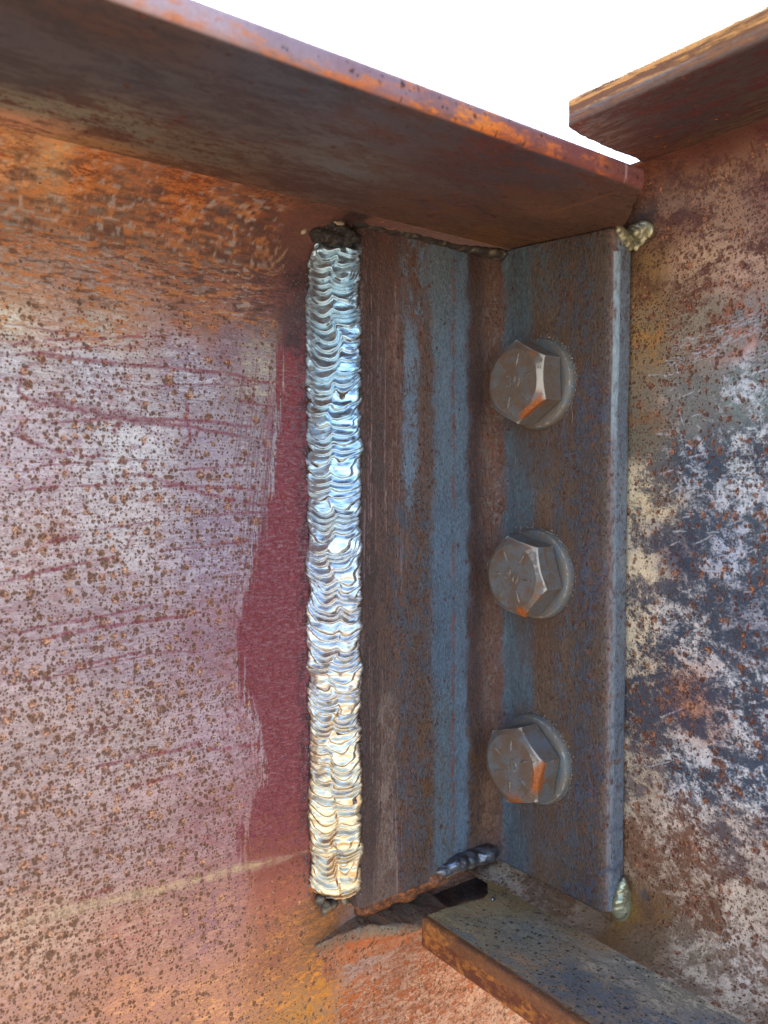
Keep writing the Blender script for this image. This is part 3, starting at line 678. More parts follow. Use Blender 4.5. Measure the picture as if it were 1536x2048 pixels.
for y in (1450, 1560, 1660):
    tb += [(la(735, y), (81, 59, 52), (73, 57, 53), .5, .05), (la(775, y), (105, 78, 66), (134, 113, 101), .5, .05), (la(810, y), (84, 86, 95), (106, 73, 52), .5, .3), (la(850, y), (108, 76, 50), (82, 85, 91), .5, .4), (la(885, y), (96, 110, 119), (107, 80, 56), .35, .1)]
for y in (540, 660, 780, 900, 1020, 1140, 1260, 1380, 1500, 1620):
    hot = (109, 69, 51) if y in (780, 900) else (98, 64, 49)
    tb += [(la(925, y), (102, 119, 134), (96, 112, 126), .4, .05), (la(946, y), (85, 59, 51) if y < 1400 else (104, 74, 51), (72, 55, 52), .5, .2)]
    tb += [((-0.0015, la(960, y)[1]), (102, 81, 71) if y < 1400 else (109, 78, 53), hot, .5, .3), ((0.0025, la(960, y)[1]), (94, 62, 50), hot, .5, .2)]
    tb += [(lb(1015, y), (86, 104, 113), (79, 94, 107), .5, .05), (lb(1045, y), (83, 101, 112), (85, 93, 99), .5, .05)]
for y in (560, 680, 940, 1030, 1300, 1400, 1680, 1740):
    tb += [(lb(1085, y), (102, 83, 68), (85, 94, 101) if y in (560, 940, 1680) else (104, 78, 60), .5, .1), (lb(1130, y), (98, 78, 62), (79, 85, 94), .45, .2), (lb(1170, y), (96, 76, 60), (77, 82, 90), .5, .25), (lb(1205, y), (96, 78, 65), (93, 83, 77), .5, .2)]
for y in (800, 1160, 1550):
    tb += [(lb(1155, y), (90, 73, 65), (73, 78, 91), .5, .2), (lb(1190, y), (99, 78, 65), (79, 84, 98), .5, .25)]
P2 = np.stack([u, V[:, 2]], 1)
A = zone(P2, tb, aniso=(1, 0.28), warp=0.0022, wf=160, seed=41, eps=0.0012, p=2.2)
toe = (V[:, 1] < LB+0.0016)
Tt = uniform(len(V), (118, 128, 138), (104, 90, 88), .35, .1)
tc2 = V[:, 0] < 0.0022; Tt['base'][tc2] = lin((112, 88, 80)); Tt['alt'][tc2] = lin((104, 76, 70))
for k in A: A[k][toe] = Tt[k][toe]
for zc_ in (0.0370, -0.0385, -0.1135):
    uc_ = RF*0.8-(-0.0246+RF)
    dd_ = np.hypot(P2[:, 0]-uc_, P2[:, 1]-zc_)+(fbm(P2[:, 0]*260, P2[:, 1]*160, 91, 4)-0.5)*0.012
    dn_ = np.hypot(P2[:, 0]-uc_, (P2[:, 1]-zc_+0.012)*0.55)+(fbm(P2[:, 0]*400, P2[:, 1]*80, 92, 4)-0.5)*0.010
    paint(A, (104, 74, 52), (1-sstep(dd_, 0.016, 0.0235))*0.7)
    paint(A, (92, 64, 48), (1-sstep(dn_, 0.010, 0.019))*0.55*(P2[:, 1] < zc_))
toe_hl = sstep(V[:, 2], 0.0, 0.03)*(V[:, 1] < LB+0.0042)*(V[:, 0] < 0.0042)*(V[:, 0] > 0.0012)*(V[:, 2] < 0.082)
paint(A, (166, 186, 194), toe_hl*sstep(fbm(V[:, 2]*300, V[:, 0]*900, 55, 4), 0.22, 0.52)*0.85)  # highlight of the rounded toe edge, painted as a pale streak
paint(A, (140, 146, 150), (V[:, 1] < LB+0.0042)*(V[:, 0] < 0.0042)*(V[:, 0] > 0.0012)*(V[:, 2] <= 0.02)*sstep(fbm(V[:, 2]*300, V[:, 0]*900, 56, 4), 0.3, 0.6)*0.6)  # the same painted highlight, fainter further down
for k in range(90):                                        # wire-brush streaks on the left leg
    px = random.choice((random.uniform(722, 745), random.uniform(740, 775), random.uniform(785, 815), random.uniform(785, 806))); py = random.uniform(480, 1700); L = random.uniform(60, 260)
    if px > 780 and py > 1100: py = random.uniform(500, 1000) if k % 2 else random.uniform(1500, 1700)
    stroke(A, P2, curve([la(px, py), la(px-3+random.random()*2, py+L)], 8, 0.00008, k), 0.00030, (176, 142, 136) if k % 3 else (66, 48, 50), 0.55, k+700, 0.45)
for y0 in (560, 660, 760, 850, 960, 1110, 1250, 1350, 1450, 1540, 1620):     # rust line between the blue stripes
    stroke(A, P2, curve([la(907, y0-30), la(905, y0+10), la(908, y0+60)], 12, 0.0003, y0), 0.0010, (126, 74, 58), 0.85, y0, 0.35)
for k in range(150):                                       # scale cracks, in rows down the bolted leg
    px = random.gauss(1185, 14); py = random.uniform(760, 1800)
    stroke(A, P2, curve([lb(px-7, py), lb(px, py+3), lb(px+6, py)], 5, 0.0002, k), 0.0008, random.choice(((76, 82, 98), (122, 86, 64), (84, 90, 104))), 0.7, k+900, 0.35)
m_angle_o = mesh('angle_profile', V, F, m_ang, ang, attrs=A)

# ------------------------------------------------------------------ WELDS
def weld_metal(name, col=(214, 214, 212), dark=(84, 66, 54), rough=0.27, brown=0.55, bumpd=0.00008, metal=1.0):
    m = Mat(name)
    a = m.attr('soot')
    n = m.noise(0.9, 5, 0.65, 0.4, m.st(0.5, 0.5, 1.6)); n2 = m.noise(3, 3, 0.6, 0, m.st(0.6, 0.6, 2.0))
    c = m.mix(n.ss(0.45, 0.7)*brown, col, (150, 104, 62))
    c = m.mix(m.attr('sky_refl')*0.85, c, (190, 224, 242))  # blue sky reflection painted into the upper bead
    c = m.mix((m.attr('ground_refl')+(n-0.5)*1.6).ss(0.35, 0.75)*0.85, c, (222, 190, 138))  # warm ground reflection painted into the lower bead
    c = m.mix((a+(n-0.5)*0.5).ss(0.25, 0.8), c, dark)
    m.set('Base Color', c); m.set('Metallic', (1.0-a*0.85)*metal)
    m.set('Roughness', (n-0.4)*0.35+rough+a*0.35)
    m.bump(n*0.6+n2*0.25, bumpd)
    return m.m
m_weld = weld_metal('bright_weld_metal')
m_dweld = weld_metal('dark_weld_metal', (120, 124, 130), (50, 42, 40), 0.28, 0.3)
m_tack = weld_metal('tack_weld_metal', (178, 172, 138), (60, 54, 48), 0.26, 0.15, metal=0.75)
m_slag = Mat('black_slag'); m_slag.set('Base Color', m_slag.mix(m_slag.noise(1.2, 5, .7).ss(.45, .7), (30, 26, 26), (96, 84, 70))); m_slag.set('Roughness', 0.42)
m_slag.bump(m_slag.noise(1.6, 5, .7), 0.0006); m_slag = m_slag.m

weld = thing('weld_bead', 'bright silver rippled vertical weld bead between red primed web and steel angle', 'weld', (-0.078, 0.004, -0.158))
W0 = np.array((-0.0854, WA+0.0002)); W1 = np.array((-0.0700, -0.0003))
nu, nz = 110, 1500
U, ZZ = np.meshgrid(np.linspace(0, 1, nu), np.linspace(-0.1605, 0.0870, nz))
U = U.ravel(); ZZ = ZZ.ravel()
bd = [-0.175]
while bd[-1] < 0.10: bd.append(bd[-1]+random.uniform(0.0017, 0.0042))
bd = np.array(bd)
hv = np.array([random.uniform(0.6, 1.25) for _ in bd]); tiltv = np.array([random.uniform(-0.0016, 0.0016) for _ in bd])
cU = 0.5+0.55*(fbm(ZZ*70, U*0+5, 71, 3)-0.5)
sag = 0.0024*(1-(2*U-1)**2) + 0.0009*(fbm(ZZ*120, U*0+3, 75)+2.6)*np.maximum(1-((U-cU+0.24)/0.30)**2, 1-((U-cU-0.24)/0.30)**2).clip(-0.6, 1)
mod = 0.75+0.5*fbm(ZZ*60, U*0+2, 61)
zef = ZZ + sag*mod + (fbm(U*3, ZZ*150, 62, 2)-0.5)*0.0032 + sstep(U, cU-0.06, cU+0.06)*(fbm(ZZ*90, U*0, 67)-0.5)*0.0105
i = np.clip(np.searchsorted(bd, zef)-1, 0, len(bd)-2); t = (zef-bd[i])/(bd[i+1]-bd[i])
saw = np.where(t > 0.22, (1-t)/0.78, t/0.22)
saw = sstep(saw, -0.25, 1.25)*1.25
sub = np.abs(np.sin(zef*2*math.pi/0.0011+fbm(U*4, ZZ*200, 63)*4))*0.16
bul = (4*U*(1-U))**0.62
h = bul*0.0032 + (saw*0.00095*hv[i] + sub*0.00010)*np.clip(bul*1.4, 0, 1) + (fbm(U*5, ZZ*500, 64, 3)-0.5)*0.00022
# slumped edges, ragged toes
ed = np.clip(np.minimum(U, 1-U)*9, 0, 1)
h += (1-ed)*(fbm(U*10, ZZ*600, 65, 4)-0.35)*0.0014
endt = sstep(ZZ, -0.1605, -0.156)*(1-sstep(ZZ, 0.0825, 0.0870))
h = h*endt - 0.0012*(1-endt)
nrm = np.array((-0.618, -0.786))
fr_ = np.clip(ZZ-(ZA+RISE-RA), 0, None); ywf = RA-np.sqrt(np.clip(RA**2-fr_**2, 1e-9, None))
jx = (fbm(ZZ*200, U*0+9+(U > .5)*40, 66, 4)-0.5)*0.0028*np.clip(np.abs(2*U-1)*1.4-0.2, 0, 1)
tx = (W1-W0)/np.linalg.norm(W1-W0)
XY = W0+(W1-W0)*U[:, None]+nrm*h[:, None]+tx*jx[:, None]
XY[:, 1] -= ywf*np.clip(1.15-U*1.15, 0, 1)
Z2 = ZZ+(2*U-1)**2*0.0035*(1-sstep(ZZ, -0.1605, -0.150))-(2*U-1)**2*0.002*sstep(ZZ, 0.078, 0.087)+(fbm(U*7, ZZ*0, 77)-0.5)*0.002*(1-sstep(ZZ, -0.1605, -0.155))
V = np.column_stack([XY, Z2])
lo_ = 1-sstep(ZZ, -0.156, -0.02)
soot = np.clip((1-ed)*1.15*fbm(U*8, ZZ*500, 68) + (1-sstep(t, 0.05, 0.20))*0.7*fbm(U*7, ZZ*300, 69)*1.3 + sstep(fbm(U*5, ZZ*420, 70, 4), 0.60, 0.80)*0.5, 0, 1)
mesh('bead', V, grid_faces(nz, nu), m_weld, weld, face=(-.62, -.79, 0), attrs={'soot': soot, 'ground_refl': 0.10+0.72*(1-sstep(ZZ, -0.165, 0.03))*sstep(t, 0.05, 0.3), 'sky_refl': sstep(ZZ, -0.06, 0.03)})

def blob(name, balls, mat, parent=None, voxel=0.0005, amp=0.0004, freq=500, seed=0, soot=0.2, sootn=0.5, origin=None, smooth=4):
    """lump of metal: overlapping ellipsoids fused by a voxel remesh, then roughened"""
    bm = bmesh.new()
    for c, r in balls:
        g0 = bmesh.ops.create_icosphere(bm, subdivisions=3, radius=1.0)
        bmesh.ops.scale(bm, vec=r if hasattr(r, '__len__') else (r, r, r), verts=g0['verts'])
        bmesh.ops.translate(bm, vec=c, verts=g0['verts'])
    me = bpy.data.meshes.new('tmp'); bm.to_mesh(me); bm.free()
    to = bpy.data.objects.new('tmp', me); C.objects.link(to)
    md = to.modifiers.new('r', 'REMESH'); md.mode = 'VOXEL'; md.voxel_size = voxel
    sm = to.modifiers.new('s', 'SMOOTH'); sm.iterations = smooth; sm.factor = 0.5
    dg = bpy.context.evaluated_depsgraph_get(); dg.update()
    m2 = bpy.data.meshes.new_from_object(to.evaluated_get(dg))
    V = np.empty(len(m2.vertices)*3); m2.vertices.foreach_get('co', V); V = V.reshape(-1, 3)
    N = np.empty(len(m2.vertices)*3); m2.vertices.foreach_get('normal', N); N = N.reshape(-1, 3)
    F = [tuple(p.vertices) for p in m2.polygons]
    bpy.data.objects.remove(to); bpy.data.meshes.remove(me); bpy.data.meshes.remove(m2)
    a = V[:, 0]+V[:, 1]*0.7; b = V[:, 2]+V[:, 1]*0.5
    V = V+N*((fbm(a*freq, b*freq, seed, 4)-0.5)*2*amp)[:, None]
    s = np.clip(soot+(fbm(a*400, b*400, seed+4, 4)-0.5)*2*sootn, 0, 1)
    return mesh(name, V, F, mat, parent, origin=origin, attrs={'soot': s})

# crater at the top of the bead: blackened slag with a pale rim
P = lambda px, py, ax, v: onp(px, py, ax, v)
balls = []
for px, py, r in ((624, 452, .0030), (634, 446, .0034), (648, 448, .0038), (664, 456, .0038), (680, 464, .0038), (696, 470, .0034), (708, 476, .0026), (634, 466, .0040), (652, 472, .0040), (672, 478, .0040), (690, 482, .0030), (616, 446, .0020), (646, 434, .0024), (652, 420, .0016), (657, 405, .0012)):
    q = P(px, py, 1, WA-0.0030-0.009*min(1, max(0, (px-612)/95))); balls.append((tuple(q), (r*1.1, r*1.1, r*.85)))
blob('burnt_crater', balls, m_slag, weld, 0.0004, 0.0011, 480, 3)
m_rim = weld_metal('scorched_rim_metal', (170, 156, 130), (58, 50, 46), 0.4, 0.4, metal=0.5)
balls = []
for k in range(30):
    a = math.radians(200-150*k/29); px = 650+46*math.cos(a); py = 456-22*math.sin(a)+max(0, math.cos(a))*16
    q = P(px, py, 1, WA-0.0052-0.0085*min(1, max(0, (px-612)/95))); r_ = 0.0008+0.0006*random.random(); balls.append((tuple(q), (r_*1.2, r_*1.2, r_)))
blob('crater_rim', balls, m_rim, weld, 0.0003, 0.0005, 700, 5)
# start of the bead at the bottom
balls = [(tuple(P(px, py, 1, WA-0.003)), r) for px, py, r in ((640, 1800, .0022), (652, 1812, .0024), (668, 1806, .0020), (690, 1798, .0022), (708, 1790, .0018), (648, 1824, .0014))]
blob('bead_foot', balls, m_rim, weld, 0.0004, 0.0006, 600, 6, soot=0.7)

# spatter fused to both sides of the bead
bm = bmesh.new()
def speck(bm, c, r, sub=1):
    g0 = bmesh.ops.create_icosphere(bm, subdivisions=sub, radius=r)
    bmesh.ops.scale(bm, vec=(1, 0.7, 1+random.random()*0.5), verts=g0['verts']); bmesh.ops.translate(bm, vec=c, verts=g0['verts'])
o0 = wloc(weld)
for k in range(420):
    px = 612-abs(random.gauss(0, 22)); py = random.uniform(500, 1780) if k % 2 else random.uniform(500, 950)
    speck(bm, Vector(P(px, py, 1, WA)-o0), random.choice((.00012, .00018, .00024, .0003)))
for k in range(500):
    sd = random.random() < 0.5
    px = (616 if sd else 717)+random.gauss(0, 3); py = random.uniform(480, 1790)
    speck(bm, Vector(P(px, py, 1, WA if sd else 0.0)-o0), random.uniform(.00018, .0005))
for k in range(120):
    px = 720+abs(random.gauss(0, 20)); py = random.uniform(490, 1750)
    speck(bm, Vector(P(px, py, 1, 0.0)-o0), random.uniform(.00012, .0003))
me = bpy.data.meshes.new('spatter'); bm.to_mesh(me); bm.free(); me.materials.append(m_dweld)
me.polygons.foreach_set('use_smooth', [True]*len(me.polygons))
so_ = bpy.data.objects.new('spatter', me); C.objects.link(so_); so_.parent = weld; so_['kind'] = 'stuff'

def row(pts, r0, n, jit, rs=(1, 1, 1)):
    out = []; pts = [np.array(p) for p in pts]
    for k in range(n):
        t = k/(n-1)*(len(pts)-1); i = min(int(t), len(pts)-2); c = pts[i]*(1-(t-i))+pts[i+1]*(t-i)
        c = c+np.array([random.gauss(0, jit) for _ in range(3)]); r = r0*random.uniform(0.7, 1.25); out.append((tuple(c), (r*rs[0], r*rs[1], r*rs[2])))
    return out
wt = blob('weld_seam', row([(-0.071, 0.0005, 0.0929), (-0.045, 0.0000, 0.0930), (-0.022, -0.0002, 0.0926), (-0.006, -0.0035, 0.0918), (-0.0035, -0.006, 0.0912)], 0.0015, 110, 0.00035, (2.0, 1, .9)), m_rim, None, 0.0004, 0.0006, 400, 8, soot=0.85, sootn=0.6, origin=(-0.04, 0.003, 0.09))
tag(wt, 'thin lumpy grey weld seam along the top of the angle under the flange', 'weld')
wl = blob('weld_seam', row([P(978, 1706, 1, -0.003), P(950, 1712, 1, -0.001), P(905, 1730, 1, 0.000), P(880, 1742, 1, 0.002)], 0.0040, 26, 0.0004, (1.2, 1, .8)) +
          row([P(900, 1732, 1, 0.000), P(862, 1748, 1, 0.003)], 0.0030, 8, 0.0005, (1.3, 1, .8)), m_dweld, None, 0.0004, 0.0006, 330, 9, soot=0.1, sootn=0.8, origin=tuple(P(930, 1720, 1, 0)))
m_rw = Mat('rusted_weld'); m_rw.set('Base Color', m_rw.mix(m_rw.noise(0.5, 6, .7).ss(.42, .6), (96, 62, 46), (172, 102, 56))); m_rw.set('Roughness', 0.6); m_rw.bump(m_rw.noise(1.2, 5, .7), 0.0005)
wr = blob('weld_seam', row([P(872, 1748, 1, 0.003), P(835, 1764, 1, 0.006), P(790, 1782, 1, 0.009), P(735, 1806, 1, 0.0125)], 0.0044, 44, 0.0007, (1.4, 1, .8)), m_rw.m, None, 0.0005, 0.0009, 300, 19, origin=tuple(P(820, 1770, 1, 0)))
tag(wr, 'rough rusty brown weld along the bottom edge of the angle beside the glossy weld', 'weld')
tag(wl, 'dark glossy lumpy weld at the bottom inner corner of the angle', 'weld')

def Q(px, py, dx=0.0): return tuple(onp(px, py, 0, WB)-np.array((dx, 0, 0)))
E0 = lambda px, py: tuple(onp(px, py, 1, LB-0.0004))
tk = blob('tack_weld', [(E0(1238, 458), (.0016, .0012, .0022)), (E0(1243, 466), (.0016, .0014, .0024)), (E0(1248, 475), (.0018, .0016, .0026)), (E0(1255, 484), (.0018, .0018, .0024)), (E0(1260, 493), (.0014, .0016, .0020)),
      (Q(1262, 475, .002), (.0022, .003, .0026)), (Q(1272, 462, .001), (.0020, .0034, .0024)), (Q(1288, 455, .0008), (.0016, .0034, .0024)), (Q(1298, 462, .0004), (.0014, .0024, .0030)), (Q(1284, 475, .0006), (.0014, .0026, .0034)), (Q(1274, 490, .0006), (.0013, .0018, .0028)),
      (Q(1281, 468, .0026), (.0016, .0018, .0018)), (Q(1275, 465, .0026), (.0014, .0018, .0016))], m_tack, None, 0.0003, 0.0003, 420, 12, soot=0.25, sootn=0.9, origin=Q(1270, 470), smooth=14)
tag(tk, 'pale metallic tack weld at the top outer corner of the angle', 'tack weld', 'tack welds on the angle')
E1 = lambda px, py, d=0.001: tuple(onp(px, py, 1, LB-d))
tk2 = blob('tack_weld', [(E1(1247, 1766), (0.0014, 0.0013, 0.0027)), (E1(1246, 1776), (0.0026, 0.0018, 0.0036)), (E1(1245, 1788), (0.0039, 0.0023, 0.0042)), (E1(1244, 1801), (0.0048, 0.0031, 0.0044)), (E1(1244, 1814), (0.0051, 0.0034, 0.0040)), (E1(1244, 1824), (0.0041, 0.0031, 0.0034)), (E1(1243, 1833), (0.0026, 0.0023, 0.0023)),
      (E1(1256, 1797, 0.0008), (0.0026, 0.0021, 0.0042)), (E1(1234, 1808, 0.0004), (0.0026, 0.0016, 0.0032))], m_tack, None, 0.0003, 0.00045, 380, 15, soot=0.12, sootn=0.7, origin=E1(1245, 1800), smooth=9)
tag(tk2, 'pale yellowish tack weld drop at the bottom outer corner of the angle', 'tack weld', 'tack welds on the angle')

# ------------------------------------------------------------------ BOLTS (axis along -X, local coordinates: x out of the steel is negative)
def bolt_mat(name, c1, c2, c3):
    m = Mat(name)
    n = m.noise(0.14, 6, .65, .5); n2 = m.noise(0.5, 6, .7, .3, seed=3); n3 = m.noise(3, 3, .7)
    c = m.mix(n.ss(.42, .60), c1, c2); c = m.mix(n2.ss(.52, .68)*0.8, c, c3)
    c = m.gain(c, 0.35+n3*0.9+n*0.45)
    m.set('Base Color', c); m.set('Metallic', 0.2); m.set('Roughness', 0.42+(n2-0.4)*0.5); m.bump(n2+n3*0.5, 0.00028)
    w_ = m.attr('wear')
    c2_ = m.mix((w_+(n2-0.5)*1.3).ss(0.36, 0.80), c, (192, 184, 170)); o_ = m.attr('rust')
    c2_ = m.mix((o_+(n3-0.5)*0.9+(n2-0.5)*1.2).ss(0.35, 0.85), c2_, m.mix(n3.ss(.35, .65), (112, 58, 36), (204, 118, 54)))
    m.set('Base Color', c2_)
    return m.m
m_head = bolt_mat('weathered_bolt_steel', (118, 100, 84), (112, 114, 114), (128, 84, 56))
m_wash = bolt_mat('dusty_washer_steel', (116, 108, 98), (98, 106, 110), (130, 108, 86))
AF = 0.0141; HH = 0.0120; WT = 0.0034; RW = 0.0181; RC = 0.0124
def bolt_meshes(rust_at, wear_at):
    # head
    ths = []
    for k in range(6): ths += list(np.radians(30+60*k)+np.linspace(0, math.pi/3, 25)[:-1])
    ths = np.array(ths); Rh = AF/np.cos((ths-math.radians(0)+math.pi/6) % (math.pi/3)-math.pi/6)
    rings = []
    for f in (0.0, 0.25, 0.5, 0.7, 0.8, 0.88, 0.93): rings.append((ths*0+RC*max(f, 0.001), ths*0+HH-0.0004*(f < 0.85)*0))
    rings.append((ths*0+RC, ths*0+HH))
    for f in (0.25, 0.5, 0.75):
        rr = RC+(Rh-RC)*f; rings.append((rr, HH-(rr-RC)*0.55))
    rr = Rh-0.00022; rings.append((rr, HH-(rr-RC)*0.55-0.00002)); zt = HH-(Rh-RC)*0.55
    rings.append((Rh, zt-0.00028))
    for f in (0.92, 0.84, 0.74, 0.6, 0.45, 0.3, 0.15): rings.append((Rh, zt*f))
    rings.append((Rh, ths*0+0.0010)); rings.append((Rh-0.0010, ths*0+0.0006)); rings.append((Rh-0.0022, ths*0))
    V = np.array([(-WT-zz, -r*math.cos(a), r*math.sin(a)) for (rs_, zs_) in rings for r, zz, a in zip(rs_, zs_, ths)])
    V[:, 0] += (fbm(V[:, 1]*220, V[:, 2]*220, 3)-0.5)*0.0003
    m_ = len(ths); F = grid_faces(len(rings), m_, True); F.append(tuple(range(m_))[::-1])
    a = np.tile(ths, len(rings)); rad = np.hypot(V[:, 1], V[:, 2])
    ring_i = np.repeat(np.arange(len(rings)), m_)
    cham = ((ring_i >= 7) & (ring_i <= 12)).astype(float)
    nr_ = len(rings)
    cor = np.abs((a+math.pi/6-math.radians(0)) % (math.pi/3)-math.pi/6); cor = np.minimum(np.abs((a-math.radians(30)) % (math.pi/3)), math.pi/3-np.abs((a-math.radians(30)) % (math.pi/3)))
    wear = cham*0.10+0.42*((ring_i >= 11) & (ring_i <= 12))+0.42*np.exp(-(cor/0.045)**2)*(ring_i >= 10); rust = np.zeros(len(V))
    for ang_, wd, v in wear_at:
        d = np.abs((a-math.radians(ang_)+math.pi) % (2*math.pi)-math.pi); wear += cham*v*np.exp(-(d/wd)**2)
    for ang_, r0, wd, v in rust_at:
        c_ = np.array((-r0*math.cos(math.radians(ang_)), r0*math.sin(math.radians(ang_))))
        rust += v*np.exp(-(((V[:, 1:]-c_)**2).sum(1))/wd**2)
    rust *= np.exp(-(np.clip(WT+0.0105+V[:, 0], 0, 1)/0.0028)**2)
    return V, F, np.clip(wear, 0, 1), np.clip(rust, 0, 1)
def washer_mesh():
    pr_ = [(0.0110, 0.0), (0.0110, WT), (RW-0.0028, WT), (RW-0.0022, WT-0.0001), (RW-0.0009, WT-0.0007), (RW-0.0003, WT-0.0014), (RW, WT-0.0022), (RW, 0.0)]
    n = 96; V = []
    for k in range(n):
        a = 2*math.pi*k/n
        for r, zz in pr_: V.append((-zz, -r*math.cos(a), r*math.sin(a)))
    V = np.array(V); m_ = len(pr_)
    F = []
    for i_ in range(n):
        for j in range(m_-1):
            F.append((i_*m_+j, i_*m_+j+1, ((i_+1) % n)*m_+j+1, ((i_+1) % n)*m_+j))
    rad = np.hypot(V[:, 1], V[:, 2])
    wear = np.where((rad > RW-0.0012) & (V[:, 0] < -WT+0.0012), 0.50, 0.0)
    rust = np.where(V[:, 2] < -0.012, 0.3, 0.0)
    return V, F, wear, rust
def text_mesh(txt, size):
    cu = bpy.data.curves.new('t', 'FONT'); cu.body = txt; cu.size = size; cu.extrude = 0.00022; cu.bevel_depth = 0.00012; cu.bevel_resolution = 2
    cu.align_x = 'CENTER'; cu.align_y = 'CENTER'; cu.offset = -0.0001; cu.space_character = 1.25
    to = bpy.data.objects.new('t', cu); C.objects.link(to); dg = bpy.context.evaluated_depsgraph_get(); dg.update()
    me = bpy.data.meshes.new_from_object(to.evaluated_get(dg)); V = [tuple(v.co) for v in me.vertices]; F = [tuple(p.vertices) for p in me.polygons]
    bpy.data.objects.remove(to); bpy.data.meshes.remove(me); return np.array(V), F
def make_bolt(y, z, rot, label, rust_at, wear_at, txt, trot):
    b = thing('hex_bolt', label, 'bolt', (0.0, y, z), 'bolts through the steel angle')
    o0 = np.array((0.0, y, z))
    def rt(V, ang_):
        c, s = math.cos(ang_), math.sin(ang_); V = V.copy(); u_ = -V[:, 1].copy(); v_ = V[:, 2].copy()
        V[:, 1] = -(u_*c-v_*s); V[:, 2] = u_*s+v_*c; return V
    V, F, we, ru = washer_mesh()
    V = rt(V, rot*0.7)
    V[:, 0] -= 0.0001
    o = mesh('washer', V+o0, F, m_wash, b, attrs={'wear': we, 'rust': ru}); sharpen(o, 50)
    V, F, we, ru = bolt_meshes([(a-math.degrees(rot), r, w_, v) for a, r, w_, v in rust_at], [(a-math.degrees(rot), w_, v) for a, w_, v in wear_at])
    # slight tilt so that each head sits its own way
    V = rt(V, rot); hd = mesh('head', V+o0, F, m_head, b, attrs={'wear': we, 'rust': ru}); sharpen(hd, 22)
    bm = bmesh.new()
    for k in range(6):                                   # raised radial lines of the head marking
        g0 = bmesh.ops.create_uvsphere(bm, u_segments=10, v_segments=8, radius=1.0)
        a = math.radians(8+60*k)+trot
        bmesh.ops.scale(bm, vec=(0.00055, 0.0027, 0.00042), verts=g0['verts'])
        bmesh.ops.translate(bm, vec=(0, 0.0082, 0), verts=g0['verts'])
        # local y radial -> direction (-cos a, sin a) in the (y, z) plane
        Rm = Matrix(((1, 0, 0), (0, -math.cos(a), -math.sin(a)), (0, math.sin(a), -math.cos(a))))
        bmesh.ops.rotate(bm, cent=(0, 0, 0), matrix=Rm, verts=g0['verts'])
        bmesh.ops.translate(bm, vec=(-WT-HH, 0, 0), verts=g0['verts'])
    TV, TF = text_mesh(txt, 0.0066)
    c, s = math.cos(trot-0.1), math.sin(trot-0.1)
    vs = []
    for v in TV:
        u_, w_ = v[0]*c-v[1]*s, v[0]*s+v[1]*c
        vs.append(bm.verts.new((-WT-HH-v[2]-0.00002, -u_, w_)))
    for f in TF:
        try: bm.faces.new([vs[q] for q in f])
        except ValueError: pass
    me = bpy.data.meshes.new('marking'); bm.to_mesh(me); bm.free(); me.materials.append(m_head)
    at = me.attributes.new('wear', 'FLOAT', 'POINT'); at.data.foreach_set('value', [0.42]*len(me.vertices))
    mo = bpy.data.objects.new('head_marking', me); C.objects.link(mo); mo.parent = hd; mo.location = (0, 0, 0)
    me.polygons.foreach_set('use_smooth', [True]*len(me.polygons))
    return b
YB = -0.0246
make_bolt(YB, 0.0370, math.radians(2), 'uppermost hex bolt with its washer, bright worn edge and orange rust streak', [(-40, .0155, .0028, .9), (-58, .0142, .0026, .9), (-74, .0146, .0025, .7), (-25, .0142, .003, .5), (45, .0135, .002, .7)], [(0, 0.42, .95)], '30', 0.12)
make_bolt(YB, -0.0385, math.radians(17), 'middle hex bolt with a bright orange rust spot at its lower edge', [(-72, .0145, .0028, 1.3), (-30, .0144, .0035, .6), (60, .0146, .004, .5)], [(15, 0.35, .42), (50, .3, .4)], '30', -0.25)
make_bolt(YB, -0.1135, math.radians(-12), 'lowermost hex bolt, grey faced with rusty rim along its lower corner', [(-80, .0146, .006, .9), (0, .0142, .004, .7), (-20, .0145, .004, .8), (110, .004, .002, .7), (15, .0158, .003, .7)], [(20, 0.4, .5)], '30', 0.35)

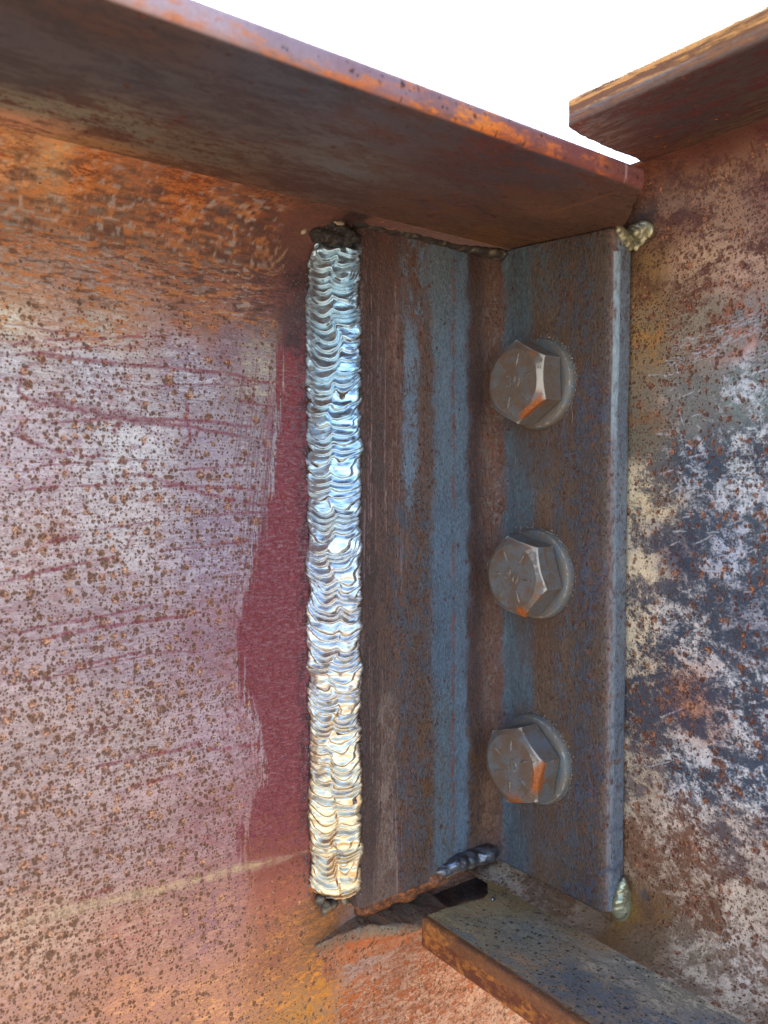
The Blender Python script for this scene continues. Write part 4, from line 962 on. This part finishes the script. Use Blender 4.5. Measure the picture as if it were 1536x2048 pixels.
# ------------------------------------------------------------------ loose spatter and dust on the steel
def specks(name, parent, items, mat, label=None):
    bm = bmesh.new(); o0 = wloc(parent)
    for c, r in items: speck(bm, Vector(np.array(c)-o0), r, 2 if r > 0.0006 else 1)
    me = bpy.data.meshes.new(name); bm.to_mesh(me); bm.free(); me.materials.append(mat)
    me.polygons.foreach_set('use_smooth', [True]*len(me.polygons))
    o = bpy.data.objects.new(name, me); C.objects.link(o); o.parent = parent; o['kind'] = 'stuff'
    return o
it = [(onp(986, 1800, 2, ZBB), .0011), (onp(915, 1860, 2, ZBB), .0007)]
for k in range(150):
    px = random.uniform(850, 1400); py = 1810+(px-850)*0.35+random.uniform(0, 130)
    q = onp(px, py, 2, ZBB)
    if q[0] > TIPB-0.003 and q[0] < -0.002 and q[1] < -0.015: it.append((q, random.choice((.00015, .00025, .0004, .0003))))
specks('spatter', beamB, it, m_dweld)
dm = Mat('pale_dust'); dm.set('Base Color', (0.42, 0.36, 0.30, 1)); dm.set('Roughness', 1.0)
it = []
for k in range(500):
    it.append(((0.0, random.uniform(LB+.003, -.010), random.uniform(-.16, .088)), random.uniform(.00004, .0001)))
for zc in (0.0370, -0.0385, -0.1135):
    for k in range(170):
        a = math.radians(random.gauss(35, 38)); r = RW+random.gauss(0.0002, 0.0006)
        it.append(((-random.random()*0.0022, YB-r*math.cos(a), zc+r*math.sin(a)), random.uniform(.00008, .00024)))
    for k in range(60):
        a = random.uniform(0, 6.28); r = RW+abs(random.gauss(0, 0.006))
        it.append(((0, YB-r*math.cos(a), zc+r*math.sin(a)), random.uniform(.00006, .00015)))
for k in range(90):
    it.append(((0, random.uniform(LB+.004, -.012), random.uniform(-.155, .085)), random.uniform(.00005, .00014)))
specks('dust', ang, it, dm.m)
# cobweb threads by the washers
cw = thing('cobweb', 'thin pale cobweb threads clinging around the bolt washers', 'cobweb', (0, 0, ANG_BOT))
for a, b in (((1046, 1040), (1072, 1060)), ((1030, 1054), (1045, 1052)), ((1045, 1052), (1072, 1058)), ((1032, 1058), (1030, 1052)), ((1135, 1150), (1150, 1185)), ((1048, 1408), (1072, 1428)), ((1140, 790), (1146, 845)), ((1028, 905), (1034, 935))):
    p = np.array(onp(*a, 0, -0.0003)); q = np.array(onp(*b, 0, -0.0003)); n_ = 5
    pts = [p+(q-p)*k/n_+np.array([0, random.gauss(0, .0003), random.gauss(0, .0003)]) for k in range(n_+1)]
    V = [(c[0]+0.00008*math.cos(t), c[1]+0.00008*math.sin(t), c[2]+0.00008*math.sin(t)) for c in pts for t in (0, 2.1, 4.2)]
    mesh('thread', V, grid_faces(len(pts), 3, True), dm.m, cw)
